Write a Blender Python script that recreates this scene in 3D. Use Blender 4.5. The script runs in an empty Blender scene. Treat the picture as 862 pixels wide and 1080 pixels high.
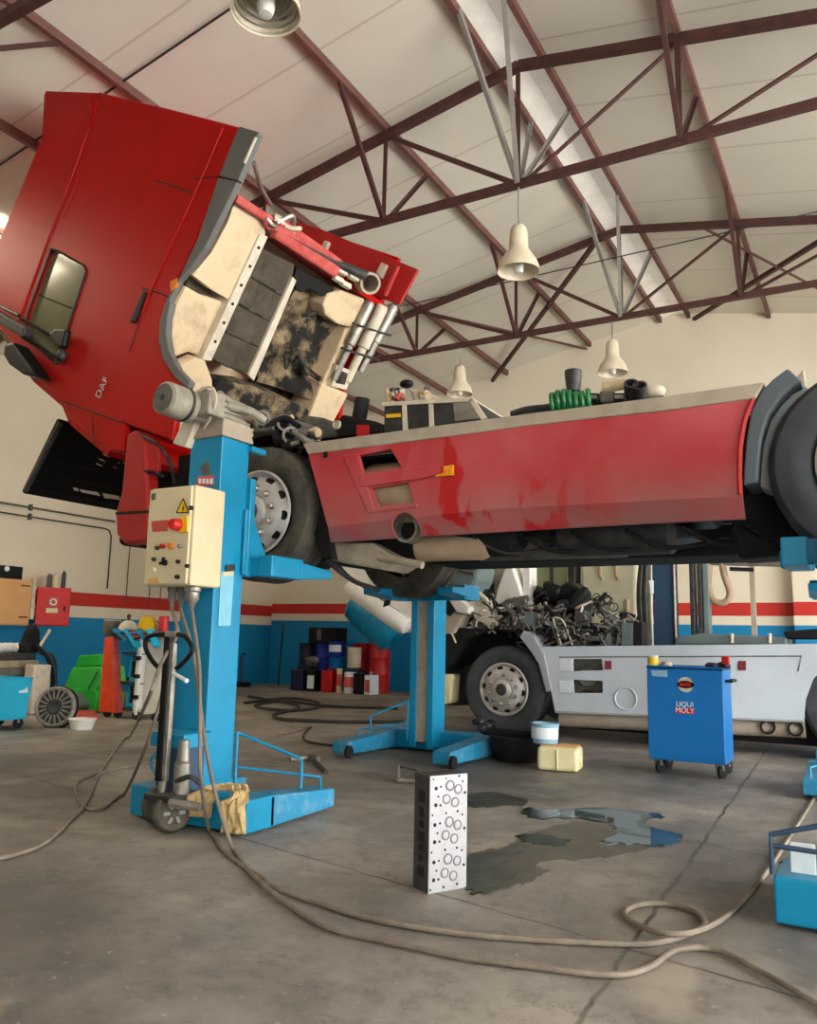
import bpy, bmesh, math, random
from mathutils import Vector, Matrix
random.seed(7)
C = bpy.context.scene.collection
PI = math.pi

# ------------------------------------------------------------------ camera
CAMH = 1.05
F, CX, CY = 861.0, 431.0, 540.0
RX = Vector((0.87007451, 0.05687983, 0.48962745))
RY = Vector((0.49243115, -0.14453951, -0.85826563))
RZ = Vector((0.02195251, 0.98786285, -0.15376954))
CAM = Vector((0, 0, CAMH))

def W(px, py, x=None, y=None, z=None):
    """survey helper: where the sight line of a photo pixel meets a known plane of the place"""
    v = Vector((px - CX, -(py - CY), -F))
    d = Vector((RX.dot(v), RY.dot(v), RZ.dot(v)))
    if x is not None: t = x / d.x
    elif y is not None: t = y / d.y
    else: t = (z - CAMH) / d.z
    return CAM + d * t

# ------------------------------------------------------------------ materials
def lin(c):
    return tuple(((v / 255) / 12.92 if v / 255 <= .04045 else (((v / 255) + .055) / 1.055) ** 2.4) for v in c) + (1,)
MATS = {}
def mat(name, rgb, rough=.55, metal=0., rgb2=None, scale=6., amt=.5, bump=0., spec=.5, emit=0., detail=6., lo=.35, hi=.7):
    if name in MATS: return MATS[name]
    m = bpy.data.materials.new(name); m.use_nodes = True
    nt = m.node_tree; b = nt.nodes['Principled BSDF']
    b.inputs['Base Color'].default_value = lin(rgb)
    b.inputs['Roughness'].default_value = rough
    b.inputs['Metallic'].default_value = metal
    b.inputs['Specular IOR Level'].default_value = spec
    if rgb2 is None:
        rgb2 = tuple(max(0, v * .8) for v in rgb); amt = amt * .7
    tc = nt.nodes.new('ShaderNodeTexCoord')
    n = nt.nodes.new('ShaderNodeTexNoise'); n.inputs['Scale'].default_value = scale; n.inputs['Detail'].default_value = detail
    n.inputs['Roughness'].default_value = .65
    r = nt.nodes.new('ShaderNodeMapRange'); r.inputs[1].default_value = lo; r.inputs[2].default_value = hi; r.inputs[4].default_value = amt
    mx = nt.nodes.new('ShaderNodeMix'); mx.data_type = 'RGBA'
    mx.inputs[6].default_value = lin(rgb); mx.inputs[7].default_value = lin(rgb2)
    nt.links.new(tc.outputs['Object'], n.inputs['Vector']); nt.links.new(n.outputs['Fac'], r.inputs[0])
    nt.links.new(r.outputs[0], mx.inputs[0]); nt.links.new(mx.outputs[2], b.inputs['Base Color'])
    if bump:
        bp = nt.nodes.new('ShaderNodeBump'); bp.inputs['Strength'].default_value = bump; bp.inputs['Distance'].default_value = .01
        nt.links.new(n.outputs['Fac'], bp.inputs['Height']); nt.links.new(bp.outputs[0], b.inputs['Normal'])
    if emit:
        b.inputs['Emission Color'].default_value = lin(rgb); b.inputs['Emission Strength'].default_value = emit
    MATS[name] = m
    return m

M = {}
M['cab_red'] = mat('cab_red', (178, 9, 5), .42, rgb2=(158, 6, 4), scale=1.3, amt=.6, spec=.16)
M['in_red'] = mat('inner_red', (176, 22, 22), .5, rgb2=(140, 12, 14), scale=4)
M['pink'] = mat('worn_red', (196, 92, 84), .7, rgb2=(170, 40, 40), scale=7, amt=.9)
M['grey_edge'] = mat('grey_plastic', (100, 100, 96), .6)
M['cream'] = mat('cream_primer', (214, 190, 154), .65, rgb2=(120, 100, 74), scale=4.2, amt=.7, lo=.5, hi=.78)
M['dirt'] = mat('engine_dirt', (150, 130, 98), .9, rgb2=(24, 20, 15), scale=3.6, amt=1., lo=.38, hi=.53, bump=.8, detail=10)
M['motor'] = mat('motor_grey', (160, 154, 138), .5, rgb2=(110, 104, 90), scale=9, amt=.8)
M['dirtdark'] = mat('oily_dirt', (86, 76, 60), .85, rgb2=(22, 19, 16), scale=6.5, amt=1., lo=.4, hi=.6, bump=.5)
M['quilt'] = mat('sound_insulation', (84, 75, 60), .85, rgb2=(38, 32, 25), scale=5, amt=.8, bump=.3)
M['white_edge'] = mat('white_edge', (216, 206, 184), .6, rgb2=(150, 138, 116), scale=8)
M['black'] = mat('black_plastic', (9, 9, 10), .5, spec=.3)
M['rubber'] = mat('tyre_rubber', (44, 44, 43), .8, rgb2=(112, 104, 86), scale=5, amt=.7)
M['rubber_dark'] = mat('tyre_rubber_dark', (44, 50, 55), .7, rgb2=(76, 80, 82), scale=5, amt=.7)
M['rim'] = mat('rim_silver', (196, 192, 186), .42, .25, rgb2=(140, 136, 130), scale=9, amt=.5)
M['steel'] = mat('bare_steel', (165, 160, 150), .38, .6, rgb2=(100, 96, 88), scale=12, amt=.7)
M['dsteel'] = mat('dark_steel', (74, 74, 74), .5, .5, rgb2=(36, 36, 36), scale=9, amt=.8)
M['frame_black'] = mat('chassis_black', (17, 18, 21), .7, rgb2=(40, 38, 35), scale=6, amt=.6, spec=.25)
M['muffler'] = mat('dusty_muffler', (176, 152, 126), .75, rgb2=(130, 108, 88), scale=5, amt=.7)
M['mudguard'] = mat('dusty_mudguard', (168, 154, 132), .8, rgb2=(110, 98, 82), scale=4, amt=.8)
M['lift_blue'] = mat('lift_blue', (0, 134, 176), .36, rgb2=(0, 106, 142), scale=3, amt=.6, lo=.5, hi=.75)
M['base_blue'] = mat('worn_lift_blue', (26, 128, 168), .5, rgb2=(120, 158, 172), scale=9, amt=.7, lo=.5, hi=.7)
M['cab_blue'] = mat('cabinet_blue', (0, 110, 182), .42, rgb2=(0, 96, 164), scale=2)
M['dark_blue'] = mat('dark_blue_paint', (40, 70, 96), .5)
M['beige'] = mat('beige_enamel', (216, 202, 164), .45, rgb2=(196, 180, 140), scale=4, amt=.5)
M['white'] = mat('white_paint', (226, 224, 216), .5, rgb2=(196, 192, 182), scale=4, amt=.5)
M['silver_white'] = mat('truck_white', (204, 214, 222), .42, rgb2=(180, 188, 194), scale=2, amt=.5)
M['rust'] = mat('rusty_red_oxide', (86, 46, 40), .7, rgb2=(54, 34, 30), scale=7, amt=.9)
M['purlin'] = mat('purlin_oxide', (118, 78, 70), .7, rgb2=(86, 54, 48), scale=5, amt=.8)
M['galv'] = mat('grey_bar', (150, 146, 138), .6, rgb2=(112, 104, 98), scale=6)
M['shade'] = mat('lamp_enamel', (226, 214, 186), .4, rgb2=(200, 186, 158), scale=8)
M['lampsteel'] = mat('lamp_ribbed_metal', (190, 186, 176), .35, .5)
M['orange'] = mat('orange_lens', (226, 130, 20), .3)
M['amber'] = mat('amber_reflector', (236, 160, 20), .3)
M['ring_grey'] = mat('ring_grey', (118, 118, 120), .5)
M['dull_red'] = mat('dull_red', (124, 48, 52), .5)
M['red'] = mat('signal_red', (206, 22, 22), .42)
M['drum_red'] = mat('drum_red', (186, 18, 18), .4, rgb2=(150, 10, 12), scale=5)
M['yellow'] = mat('signal_yellow', (240, 196, 24), .45)
M['green'] = mat('green_plastic', (40, 184, 60), .45, rgb2=(24, 150, 46), scale=3)
M['dgreen'] = mat('green_hose', (24, 122, 66), .4)
M['glass'] = mat('cab_glass', (120, 116, 84), .12, rgb2=(100, 96, 68), scale=2, spec=.7)
M['chrome'] = mat('chrome', (214, 208, 200), .25, .8)
M['cable'] = mat('dusty_cable', (140, 128, 112), .7, rgb2=(84, 76, 68), scale=5, amt=.9)
M['cable_dark'] = mat('dark_cable', (48, 44, 42), .7)
M['alu'] = mat('machined_alu', (176, 176, 178), .42, .3, rgb2=(150, 150, 154), scale=22, amt=.5)
M['cast'] = mat('cast_dark', (64, 62, 62), .7, rgb2=(36, 34, 34), scale=12, amt=.8, bump=.3)
M['rag'] = mat('cotton_rag', (206, 182, 130), .9, rgb2=(160, 132, 84), scale=16, amt=.8, bump=.3)
M['wood'] = mat('plywood', (220, 170, 112), .6, rgb2=(204, 150, 94), scale=3)
M['canister'] = mat('cream_canister', (224, 216, 170), .5, rgb2=(196, 184, 130), scale=6)
M['pail_blue'] = mat('pale_blue_pail', (120, 170, 196), .45, rgb2=(170, 190, 206), scale=9, amt=.8)
M['panel_or'] = mat('orange_red_panel', (222, 78, 34), .5, rgb2=(190, 44, 20), scale=5, amt=.8)
M['sky_blue'] = mat('bin_cyan', (20, 178, 214), .45)
M['royal'] = mat('royal_blue', (24, 50, 170), .45)
M['navy'] = mat('navy_plastic', (20, 24, 60), .5)
M['grime'] = mat('grime_grey', (110, 108, 100), .8, rgb2=(60, 58, 54), scale=8, amt=.8)
M['teal_grey'] = mat('teal_grey', (108, 124, 124), .6, rgb2=(74, 88, 88), scale=5)
M['greyrail'] = mat('dusty_grey_rail', (176, 164, 146), .7, rgb2=(146, 132, 112), scale=5, amt=.7)
M['arch_grey'] = mat('arch_grey', (84, 92, 98), .6)
M['arch_light'] = mat('arch_light', (166, 172, 176), .5)
M['paper'] = mat('paper_white', (226, 236, 240), .6)
M['labelred'] = mat('label_pink_red', (206, 84, 74), .6)

# ------------------------------------------------------------------ mesh builder
class MB:
    def __init__(s): s.b = bmesh.new()
    def _q(s, vs, fs):
        v = [s.b.verts.new(p) for p in vs]
        for f in fs:
            try: s.b.faces.new([v[i] for i in f])
            except ValueError: pass
        return v
    def hexa(s, bot, top):
        s._q(list(bot) + list(top), [(3, 2, 1, 0), (4, 5, 6, 7), (0, 1, 5, 4), (1, 2, 6, 5), (2, 3, 7, 6), (3, 0, 4, 7)])
        return s
    def box(s, x0, x1, y0, y1, z0, z1):
        return s.hexa([(x0, y0, z0), (x1, y0, z0), (x1, y1, z0), (x0, y1, z0)], [(x0, y0, z1), (x1, y0, z1), (x1, y1, z1), (x0, y1, z1)])
    def rbox(s, c, size, R):
        h = Vector(size) / 2; c = Vector(c)
        P = lambda a, b_, d: c + R @ Vector((a * h.x, b_ * h.y, d * h.z))
        return s.hexa([P(-1, -1, -1), P(1, -1, -1), P(1, 1, -1), P(-1, 1, -1)], [P(-1, -1, 1), P(1, -1, 1), P(1, 1, 1), P(-1, 1, 1)])
    def bar(s, p0, p1, w, h=None, up=(0, 0, 1)):
        h = h or w; p0 = Vector(p0); p1 = Vector(p1); d = (p1 - p0).normalized(); u = Vector(up)
        if abs(d.dot(u)) > .98: u = Vector((1, 0, 0))
        a = d.cross(u).normalized() * w / 2; b = a.cross(d).normalized() * h / 2
        return s.hexa([p0 - a - b, p0 + a - b, p0 + a + b, p0 - a + b], [p1 - a - b, p1 + a - b, p1 + a + b, p1 - a + b])
    def angle_bar(s, p0, p1, w, t=.008, up=(0, 0, 1)):
        """an L-section rolled steel bar"""
        p0 = Vector(p0); p1 = Vector(p1); d = (p1 - p0).normalized(); u = Vector(up)
        if abs(d.dot(u)) > .98: u = Vector((1, 0, 0))
        a = d.cross(u).normalized(); b = a.cross(d).normalized()
        sec = [(-.5, -.5), (.5, -.5), (.5, -.5 + t / w), (-.5 + t / w, -.5 + t / w), (-.5 + t / w, .5), (-.5, .5)]
        l0 = [p0 + a * x * w + b * y * w for x, y in sec]; l1 = [p1 + a * x * w + b * y * w for x, y in sec]
        n = 6
        s._q(l0 + l1, [tuple(range(n))[::-1], tuple(range(n, 2 * n))] + [(i, (i + 1) % n, n + (i + 1) % n, n + i) for i in range(n)])
        return s
    def ext(s, poly, off):
        """extrude a planar 3-D polygon along off"""
        o = Vector(off); n = len(poly); P = [Vector(p) for p in poly]
        s._q(P + [p + o for p in P], [tuple(range(n)), tuple(range(2 * n - 1, n - 1, -1))] + [(i, n + i, n + (i + 1) % n, (i + 1) % n) for i in range(n)])
        return s
    def tube(s, pts, r, n=8, cap=True):
        pts = [Vector(p) for p in pts]; rings = []
        up = Vector((0, 0, 1)); prev = None
        for i, p in enumerate(pts):
            d = (pts[min(i + 1, len(pts) - 1)] - pts[max(i - 1, 0)]).normalized()
            if prev is None:
                a = d.cross(up) if abs(d.dot(up)) < .95 else d.cross(Vector((1, 0, 0)))
            else: a = prev - d * prev.dot(d)
            a.normalize(); prev = a; b = d.cross(a)
            rr = r[i] if isinstance(r, (list, tuple)) else r
            rings.append([s.b.verts.new(p + (a * math.cos(2 * PI * k / n) + b * math.sin(2 * PI * k / n)) * rr) for k in range(n)])
        for A, B in zip(rings, rings[1:]):
            for k in range(n): s.b.faces.new([A[k], A[(k + 1) % n], B[(k + 1) % n], B[k]])
        if cap:
            s.b.faces.new(rings[0][::-1]); s.b.faces.new(rings[-1])
        return s
    def cyl(s, p0, p1, r, n=20): return s.tube([p0, p1], r, n)
    def lathe(s, prof, o, ax, n=32, close=False):
        """prof: list of (radius, distance along ax)"""
        o = Vector(o); ax = Vector(ax).normalized()
        a = ax.cross(Vector((0, 0, 1)) if abs(ax.z) < .9 else Vector((1, 0, 0))).normalized(); b = ax.cross(a)
        rings = []
        for r, h in prof:
            if r < 1e-5: rings.append([s.b.verts.new(o + ax * h)])
            else: rings.append([s.b.verts.new(o + ax * h + (a * math.cos(2 * PI * k / n) + b * math.sin(2 * PI * k / n)) * r) for k in range(n)])
        prs = list(zip(rings, rings[1:]))
        if close: prs.append((rings[-1], rings[0]))
        for A, B in prs:
            for k in range(n):
                k2 = (k + 1) % n
                if len(A) == 1 and len(B) == 1: continue
                if len(A) == 1: s.b.faces.new([A[0], B[k2], B[k]])
                elif len(B) == 1: s.b.faces.new([A[k], A[k2], B[0]])
                else: s.b.faces.new([A[k], A[k2], B[k2], B[k]])
        return s
    def torus(s, c, ax, R, r, n=32, m=8):
        prof = [(R + r * math.cos(2 * PI * k / m), r * math.sin(2 * PI * k / m)) for k in range(m)]
        return s.lathe(prof, c, ax, n, close=True)
    def ball(s, c, r, sc=(1, 1, 1), n=16):
        k = 8
        prof = [(r * math.sin(PI * i / k), -r * math.cos(PI * i / k)) for i in range(k + 1)]
        st = len(s.b.verts); s.lathe(prof, (0, 0, 0), (0, 0, 1), n)
        s.b.verts.ensure_lookup_table()
        for v in list(s.b.verts)[st:]: v.co = Vector((v.co.x * sc[0], v.co.y * sc[1], v.co.z * sc[2])) + Vector(c)
        return s
    def build(s, name, m, parent=None, world=True, bevel=0., smooth=False, seg=2):
        bmesh.ops.recalc_face_normals(s.b, faces=s.b.faces)
        off = Vector((0, 0, 0)); q = parent
        if world:
            while q is not None: off += q.location; q = q.parent
            if off.length > 0: bmesh.ops.translate(s.b, vec=-off, verts=s.b.verts)
        if smooth:
            for f in s.b.faces: f.smooth = True
        me = bpy.data.meshes.new(name); s.b.to_mesh(me); s.b.free()
        o = bpy.data.objects.new(name, me); C.objects.link(o)
        me.materials.append(m if not isinstance(m, str) else M[m])
        if smooth: me.set_sharp_from_angle(angle=math.radians(38))
        if parent is not None: o.parent = parent
        if bevel:
            bv = o.modifiers.new('bevel', 'BEVEL'); bv.width = bevel; bv.segments = seg; bv.limit_method = 'ANGLE'; bv.angle_limit = math.radians(40)
        return o

def thing(name, label, cat, loc, rz=0., group=None):
    o = bpy.data.objects.new(name, None); C.objects.link(o); o.location = loc; o.rotation_euler = (0, 0, rz)
    o.empty_display_size = .1
    return tag(o, label, cat, group)
def tag(o, label, cat, group=None):
    o['label'] = label; o['category'] = cat
    if group: o['group'] = group
    return o
def struct(o): o['kind'] = 'structure'; return o
def dup(root, loc, rz, label, group=None):
    r = root.copy(); C.objects.link(r); r.location = loc; r.rotation_euler = (0, 0, rz); r['label'] = label
    if group: r['group'] = group
    for ch in list(root.children):
        c = ch.copy(); C.objects.link(c); c.parent = r
        for g in list(ch.children):
            d = g.copy(); C.objects.link(d); d.parent = c
    return r
def spline(pts, k=8):
    P = [Vector(p) for p in pts]; P = [P[0] * 2 - P[1]] + P + [P[-1] * 2 - P[-2]]; out = []
    for i in range(1, len(P) - 2):
        a, b, c, d = P[i - 1:i + 3]
        for j in range(k):
            t = j / k
            out.append(.5 * ((2 * b) + (c - a) * t + (2 * a - 5 * b + 4 * c - d) * t * t + (3 * b - a - 3 * c + d) * t ** 3))
    out.append(P[-2]); return out
def cutout(o, cutters):
    """carve real openings: boolean difference baked into the mesh"""
    for mb in cutters:
        c = mb.build('cut', 'black', o.parent if o.parent else None); bpy.context.view_layer.update()
        md = o.modifiers.new('b', 'BOOLEAN'); md.object = c; md.operation = 'DIFFERENCE'; md.solver = 'EXACT'
        bpy.context.view_layer.update()
        me = bpy.data.meshes.new_from_object(o.evaluated_get(bpy.context.evaluated_depsgraph_get()))
        o.modifiers.remove(md); o.data = me
        bpy.data.objects.remove(c)
def lettering(name, txt, size, m, parent, loc, xdir, ydir, depth=.003, world=True):
    cu = bpy.data.curves.new(name, 'FONT'); cu.body = txt; cu.size = size; cu.extrude = depth; cu.align_x = 'CENTER'; cu.align_y = 'CENTER'
    t = bpy.data.objects.new(name, cu); C.objects.link(t); bpy.context.view_layer.update()
    me = bpy.data.meshes.new_from_object(t.evaluated_get(bpy.context.evaluated_depsgraph_get()))
    bpy.data.objects.remove(t)
    X = Vector(xdir).normalized(); Y = Vector(ydir).normalized(); Z = X.cross(Y).normalized(); Y = Z.cross(X)
    me.transform(Matrix((X, Y, Z)).transposed().to_4x4()); me.transform(Matrix.Translation(Vector(loc)))
    if world and parent is not None:
        off = Vector((0, 0, 0)); q = parent
        while q is not None: off += q.location; q = q.parent
        me.transform(Matrix.Translation(-off))
    me.materials.clear(); me.materials.append(M[m]); o = bpy.data.objects.new(name, me); C.objects.link(o); o.parent = parent
    return o
def pxpoly(pts, **k): return [W(a, b, **k) for a, b in pts]
# ================================================================== the hall
KS = 1.096
XL, XR, YN, YF = -10.85 * KS, 5.6 * KS, -5.0, 13.4 * KS
def kz(z): return 1.05 + (z - 1.05) * KS
RX0, RZ0, SL = -2.62 * KS, kz(6.52), .185          # ridge of the roof sheeting
def roofz(x): return RZ0 - SL * abs(x - RX0)

def floor_mat():
    m = bpy.data.materials.new('concrete_floor'); m.use_nodes = True; nt = m.node_tree; N = nt.nodes; L = nt.links
    b = N['Principled BSDF']; tc = N.new('ShaderNodeTexCoord')
    def noise(s, d=8, r=.62, dist=0):
        n = N.new('ShaderNodeTexNoise'); n.inputs['Scale'].default_value = s; n.inputs['Detail'].default_value = d; n.inputs['Roughness'].default_value = r
        n.inputs['Distortion'].default_value = dist; L.new(tc.outputs['Object'], n.inputs['Vector']); return n.outputs['Fac']
    def rng(v, a, b_, c=0., d=1.):
        r = N.new('ShaderNodeMapRange'); r.inputs[1].default_value = a; r.inputs[2].default_value = b_; r.inputs[3].default_value = c; r.inputs[4].default_value = d
        L.new(v, r.inputs[0]); return r.outputs[0]
    def mix(f, a, c):
        x = N.new('ShaderNodeMix'); x.data_type = 'RGBA'; L.new(f, x.inputs[0])
        for i, v in ((6, a), (7, c)):
            if isinstance(v, tuple): x.inputs[i].default_value = lin(v)
            else: L.new(v, x.inputs[i])
        return x.outputs[2]
    col = mix(rng(noise(.42, 6, .6, .4), .40, .60), (160, 152, 142), (90, 88, 86))
    col = mix(rng(noise(2.2, 8, .7, .5), .44, .74, 0, .7), col, (92, 86, 80))
    col = mix(rng(noise(7, 8, .8), .5, .74, 0, .8), col, (70, 64, 58))
    col = mix(rng(noise(1.1, 3, .5, 1.2), .6, .74, 0, .45), col, (182, 168, 150))
    col = mix(rng(noise(30, 4, .7), .62, .74, 0, .7), col, (190, 184, 174))
    col = mix(rng(noise(24, 3, .6, .3), .27, .22, 0, .8), col, (44, 38, 32))
    sep = N.new('ShaderNodeSeparateXYZ'); L.new(tc.outputs['Object'], sep.inputs[0])
    wob = rng(noise(3, 4), .3, .7, -.012, .012)
    def math_(op, a, b_):
        n = N.new('ShaderNodeMath'); n.operation = op
        for i, v in ((0, a), (1, b_)):
            if isinstance(v, (int, float)): n.inputs[i].default_value = v
            else: L.new(v, n.inputs[i])
        return n.outputs[0]
    def joint(coord, other, at0, slope, w):
        d = math_('SUBTRACT', math_('ADD', coord, wob), math_('ADD', math_('MULTIPLY', other, slope), at0))
        return rng(math_('ABSOLUTE', d, 0), w * .4, w, 1, 0)
    for args in ((sep.outputs[0], sep.outputs[1], -.70, -.037, .013), (sep.outputs[0], sep.outputs[1], -6.2, -.02, .012), (sep.outputs[1], sep.outputs[0], 2.87, -.21, .012), (sep.outputs[1], sep.outputs[0], 4.56, -.27, .009), (sep.outputs[1], sep.outputs[0], 8.6, 0, .012)):
        col = mix(math_('MULTIPLY', joint(*args), rng(noise(1.7, 5), .3, .62, .2, .95)), col, (48, 42, 38))
    L.new(col, b.inputs['Base Color'])
    L.new(rng(noise(1.4, 6), .3, .7, .42, .72), b.inputs['Roughness'])
    bp = N.new('ShaderNodeBump'); bp.inputs['Strength'].default_value = .25; bp.inputs['Distance'].default_value = .01
    L.new(noise(14, 8, .7), bp.inputs['Height']); L.new(bp.outputs[0], b.inputs['Normal'])
    return m
struct(MB().box(XL - .2, XR + 2, YN - 1, YF + .2, -.2, 0).build('floor', floor_mat()))

def wall_mat(name, bands, base=(240, 230, 208), dark=(220, 208, 184)):
    m = bpy.data.materials.new(name); m.use_nodes = True; nt = m.node_tree; N = nt.nodes; L = nt.links; b = N['Principled BSDF']
    tc = N.new('ShaderNodeTexCoord'); sep = N.new('ShaderNodeSeparateXYZ'); L.new(tc.outputs['Object'], sep.inputs[0])
    n = N.new('ShaderNodeTexNoise'); n.inputs['Scale'].default_value = .9; n.inputs['Detail'].default_value = 7; L.new(tc.outputs['Object'], n.inputs['Vector'])
    mx = N.new('ShaderNodeMix'); mx.data_type = 'RGBA'; mx.inputs[6].default_value = lin(base); mx.inputs[7].default_value = lin(dark); L.new(n.outputs['Fac'], mx.inputs[0])
    col = mx.outputs[2]
    for z0, z1, rgb in bands:
        c = N.new('ShaderNodeMath'); c.operation = 'COMPARE'; c.inputs[1].default_value = (z0 + z1) / 2; c.inputs[2].default_value = (z1 - z0) / 2; L.new(sep.outputs[2], c.inputs[0])
        k = N.new('ShaderNodeMix'); k.data_type = 'RGBA'; k.inputs[7].default_value = lin(rgb); L.new(c.outputs[0], k.inputs[0]); L.new(col, k.inputs[6]); col = k.outputs[2]
    L.new(col, b.inputs['Base Color']); b.inputs['Roughness'].default_value = .7
    return m
BL = (6, 132, 186); RD = (200, 46, 36)
wf = wall_mat('wall_far_paint', [(-1, kz(1.37), BL), (kz(1.51), kz(1.71), RD)])
wl = wall_mat('wall_left_paint', [(-1, kz(1.27), BL), (kz(1.45), kz(1.66), RD)])
gab = [(XL, YF, 0), (XR, YF, 0), (XR, YF, roofz(XR)), (RX0, YF, RZ0), (XL, YF, roofz(XL))]
struct(MB().ext(gab, (0, .2, 0)).build('wall_far', wf))
struct(MB().box(XL - .2, XL, YN, YF + .2, 0, roofz(XL)).build('wall_left', wl))
# near gable: masonry with a wide open doorway behind the photographer
for nm, x0, x1 in (('wall_near', XL, 2.4), ('wall_near', 4.9, XR)):
    struct(MB().box(x0, x1, YN - .2, YN, 0, min(roofz(x0), roofz(x1))).build(nm, wf))
struct(MB().ext([(XL, YN, 4.2), (XR, YN, 4.2), (XR, YN, roofz(XR)), (RX0, YN, RZ0), (XL, YN, roofz(XL))], (0, -.2, 0)).build('wall_near', wf))
# right side: a header over the open vehicle bays
struct(MB().box(XR, XR + .2, YN, YF, 4.4, roofz(XR)).build('wall_right', wf))
struct(MB().box(XR, XR + .2, YN, -.5, 0, 4.4).build('wall_right', wf))
struct(MB().box(XR, XR + .2, 11.5, YF, 0, 4.4).build('wall_right', wf))

def ceil_mat():
    m = bpy.data.materials.new('roof_sheeting'); m.use_nodes = True; nt = m.node_tree; N = nt.nodes; L = nt.links; b = N['Principled BSDF']
    tc = N.new('ShaderNodeTexCoord'); n = N.new('ShaderNodeTexNoise'); n.inputs['Scale'].default_value = .8; n.inputs['Detail'].default_value = 8; L.new(tc.outputs['Object'], n.inputs['Vector'])
    mx = N.new('ShaderNodeMix'); mx.data_type = 'RGBA'; mx.inputs[6].default_value = lin((232, 227, 212)); mx.inputs[7].default_value = lin((204, 198, 182)); L.new(n.outputs['Fac'], mx.inputs[0])
    sep = N.new('ShaderNodeSeparateXYZ'); L.new(tc.outputs['Object'], sep.inputs[0])
    p = N.new('ShaderNodeMath'); p.operation = 'PINGPONG'; p.inputs[1].default_value = .58; L.new(sep.outputs[1], p.inputs[0])
    r = N.new('ShaderNodeMapRange'); r.inputs[1].default_value = 0; r.inputs[2].default_value = .022; r.inputs[3].default_value = .5; r.inputs[4].default_value = 0; L.new(p.outputs[0], r.inputs[0])
    k = N.new('ShaderNodeMix'); k.data_type = 'RGBA'; k.inputs[7].default_value = lin((150, 138, 116)); L.new(r.outputs[0], k.inputs[0]); L.new(mx.outputs[2], k.inputs[6])
    L.new(k.outputs[2], b.inputs['Base Color']); b.inputs['Roughness'].default_value = .6
    return m
cm = ceil_mat()
for x0, x1 in ((XL - .2, RX0 - .24), (RX0 + .24, XR + .3)):
    z0, z1 = roofz(x0), roofz(x1)
    struct(MB().hexa([(x0, YN, z0), (x1, YN, z1), (x1, YF + .2, z1), (x0, YF + .2, z0)], [(x0, YN, z0 + .08), (x1, YN, z1 + .08), (x1, YF + .2, z1 + .08), (x0, YF + .2, z0 + .08)]).build('ceiling', cm))
sk = mat('skylight_sheet', (238, 234, 222), .5, rgb2=(206, 198, 184), scale=3, amt=.6, emit=.12)
struct(MB().ext([(RX0 - .26, YN, roofz(RX0 - .26) - .005), (RX0, YN, RZ0 - .01), (RX0 + .26, YN, roofz(RX0 + .26) - .005), (RX0 + .26, YN, RZ0 + .05), (RX0 - .26, YN, RZ0 + .05)], (0, YF - YN, 0)).build('window_1', sk))
# glazed roof light near the left eave, lit by the sky
sk2 = mat('roof_light', (255, 240, 208), .5, emit=9.0)
def on_roof(px, py):
    v = Vector((px - CX, -(py - CY), -F)); d = Vector((RX.dot(v), RY.dot(v), RZ.dot(v)))
    # left slope: z = RZ0 + SL*(x-RX0)
    t = (RZ0 - SL * RX0 - CAMH) / (d.z - SL * d.x); return CAM + d * t
xa, xb = -9.9, -8.9
pc = on_roof(0, 240); xa, xb = pc.x - .9, pc.x + .22
struct(MB().hexa([(xa, 2.2, roofz(xa) - .02), (xb, 2.2, roofz(xb) - .02), (xb, pc.y + .1, roofz(xb) - .02), (xa, pc.y + .1, roofz(xa) - .02)],
                 [(xa, 2.2, roofz(xa)), (xb, 2.2, roofz(xb)), (xb, pc.y + .1, roofz(xb)), (xa, pc.y + .1, roofz(xa))]).build('window_2', sk2))

# ------------------------------------------------------------------ steel roof
TY = [2.95 * KS, 6.5 * KS, 10.0 * KS]
OFF = [v * KS for v in (1.44, 3.0, 4.2, 5.6, 7.0)]
CH = kz(5.2)
tl = ['steel roof truss nearest the camera, only a corner showing at top left', 'large rusty steel roof truss crossing above the raised red truck', 'second rusty roof truss, nearer the far wall, holding two bell lamps']
for i, ty in enumerate(TY):
    t = thing('roof_truss', tl[i], 'roof truss', (RX0, ty, CH), group='rusty steel roof trusses')
    tz = lambda x: roofz(x) - .13
    xe = 7.9 * KS
    MB().bar((RX0, ty, tz(RX0)), (RX0 - xe, ty, tz(RX0 - xe)), .08, .09).build('top_chord', 'rust', t)
    MB().bar((RX0, ty, tz(RX0)), (RX0 + xe, ty, tz(RX0 + xe)), .08, .09).build('top_chord', 'rust', t)
    xb_ = 6.7 * KS
    MB().bar((RX0 - xb_, ty, CH), (RX0 + xb_, ty, CH), .07, .075).build('bottom_chord', 'rust', t)
    nodes = [0] + OFF[:4]
    for s in (-1, 1):
        for k, o in enumerate(nodes):
            x = RX0 + s * o
            if k == 0 and s == 1: continue
            MB().angle_bar((x, ty, CH), (x, ty, tz(x)), .05).build('vertical_bar', 'rust', t)
        for k in range(len(nodes) - 1):
            a = RX0 + s * nodes[k]; b = RX0 + s * nodes[k + 1]
            if tz(b) - CH > .12:
                MB().angle_bar((a, ty + .02, CH), (b, ty + .02, tz(b)), .045).build('diagonal_bar', 'rust', t)
        for k, o in enumerate(nodes[:4]):
            if k == 0 and s == 1: continue
            for dy in (-1, 1):
                if i == 0 and dy == -1: continue
                x = RX0 + s * o; ox = .25 * s if k == 0 else 0
                g = 'galv' if k == 0 else 'rust'
                MB().angle_bar((x, ty + dy * .03, CH), (x + (0 if k else -.23), ty + dy * .95, roofz(x) - .1), .045).build('purlin_brace', g, t)
                if k == 0: MB().angle_bar((x, ty + dy * .03, CH), (x + .23, ty + dy * .95, roofz(x) - .1), .045).build('purlin_brace', g, t)
PL = {(-1, 0): 'roof purlin along the left edge of the ridge skylight', (1, 0): 'roof purlin along the right edge of the ridge skylight'}
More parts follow.
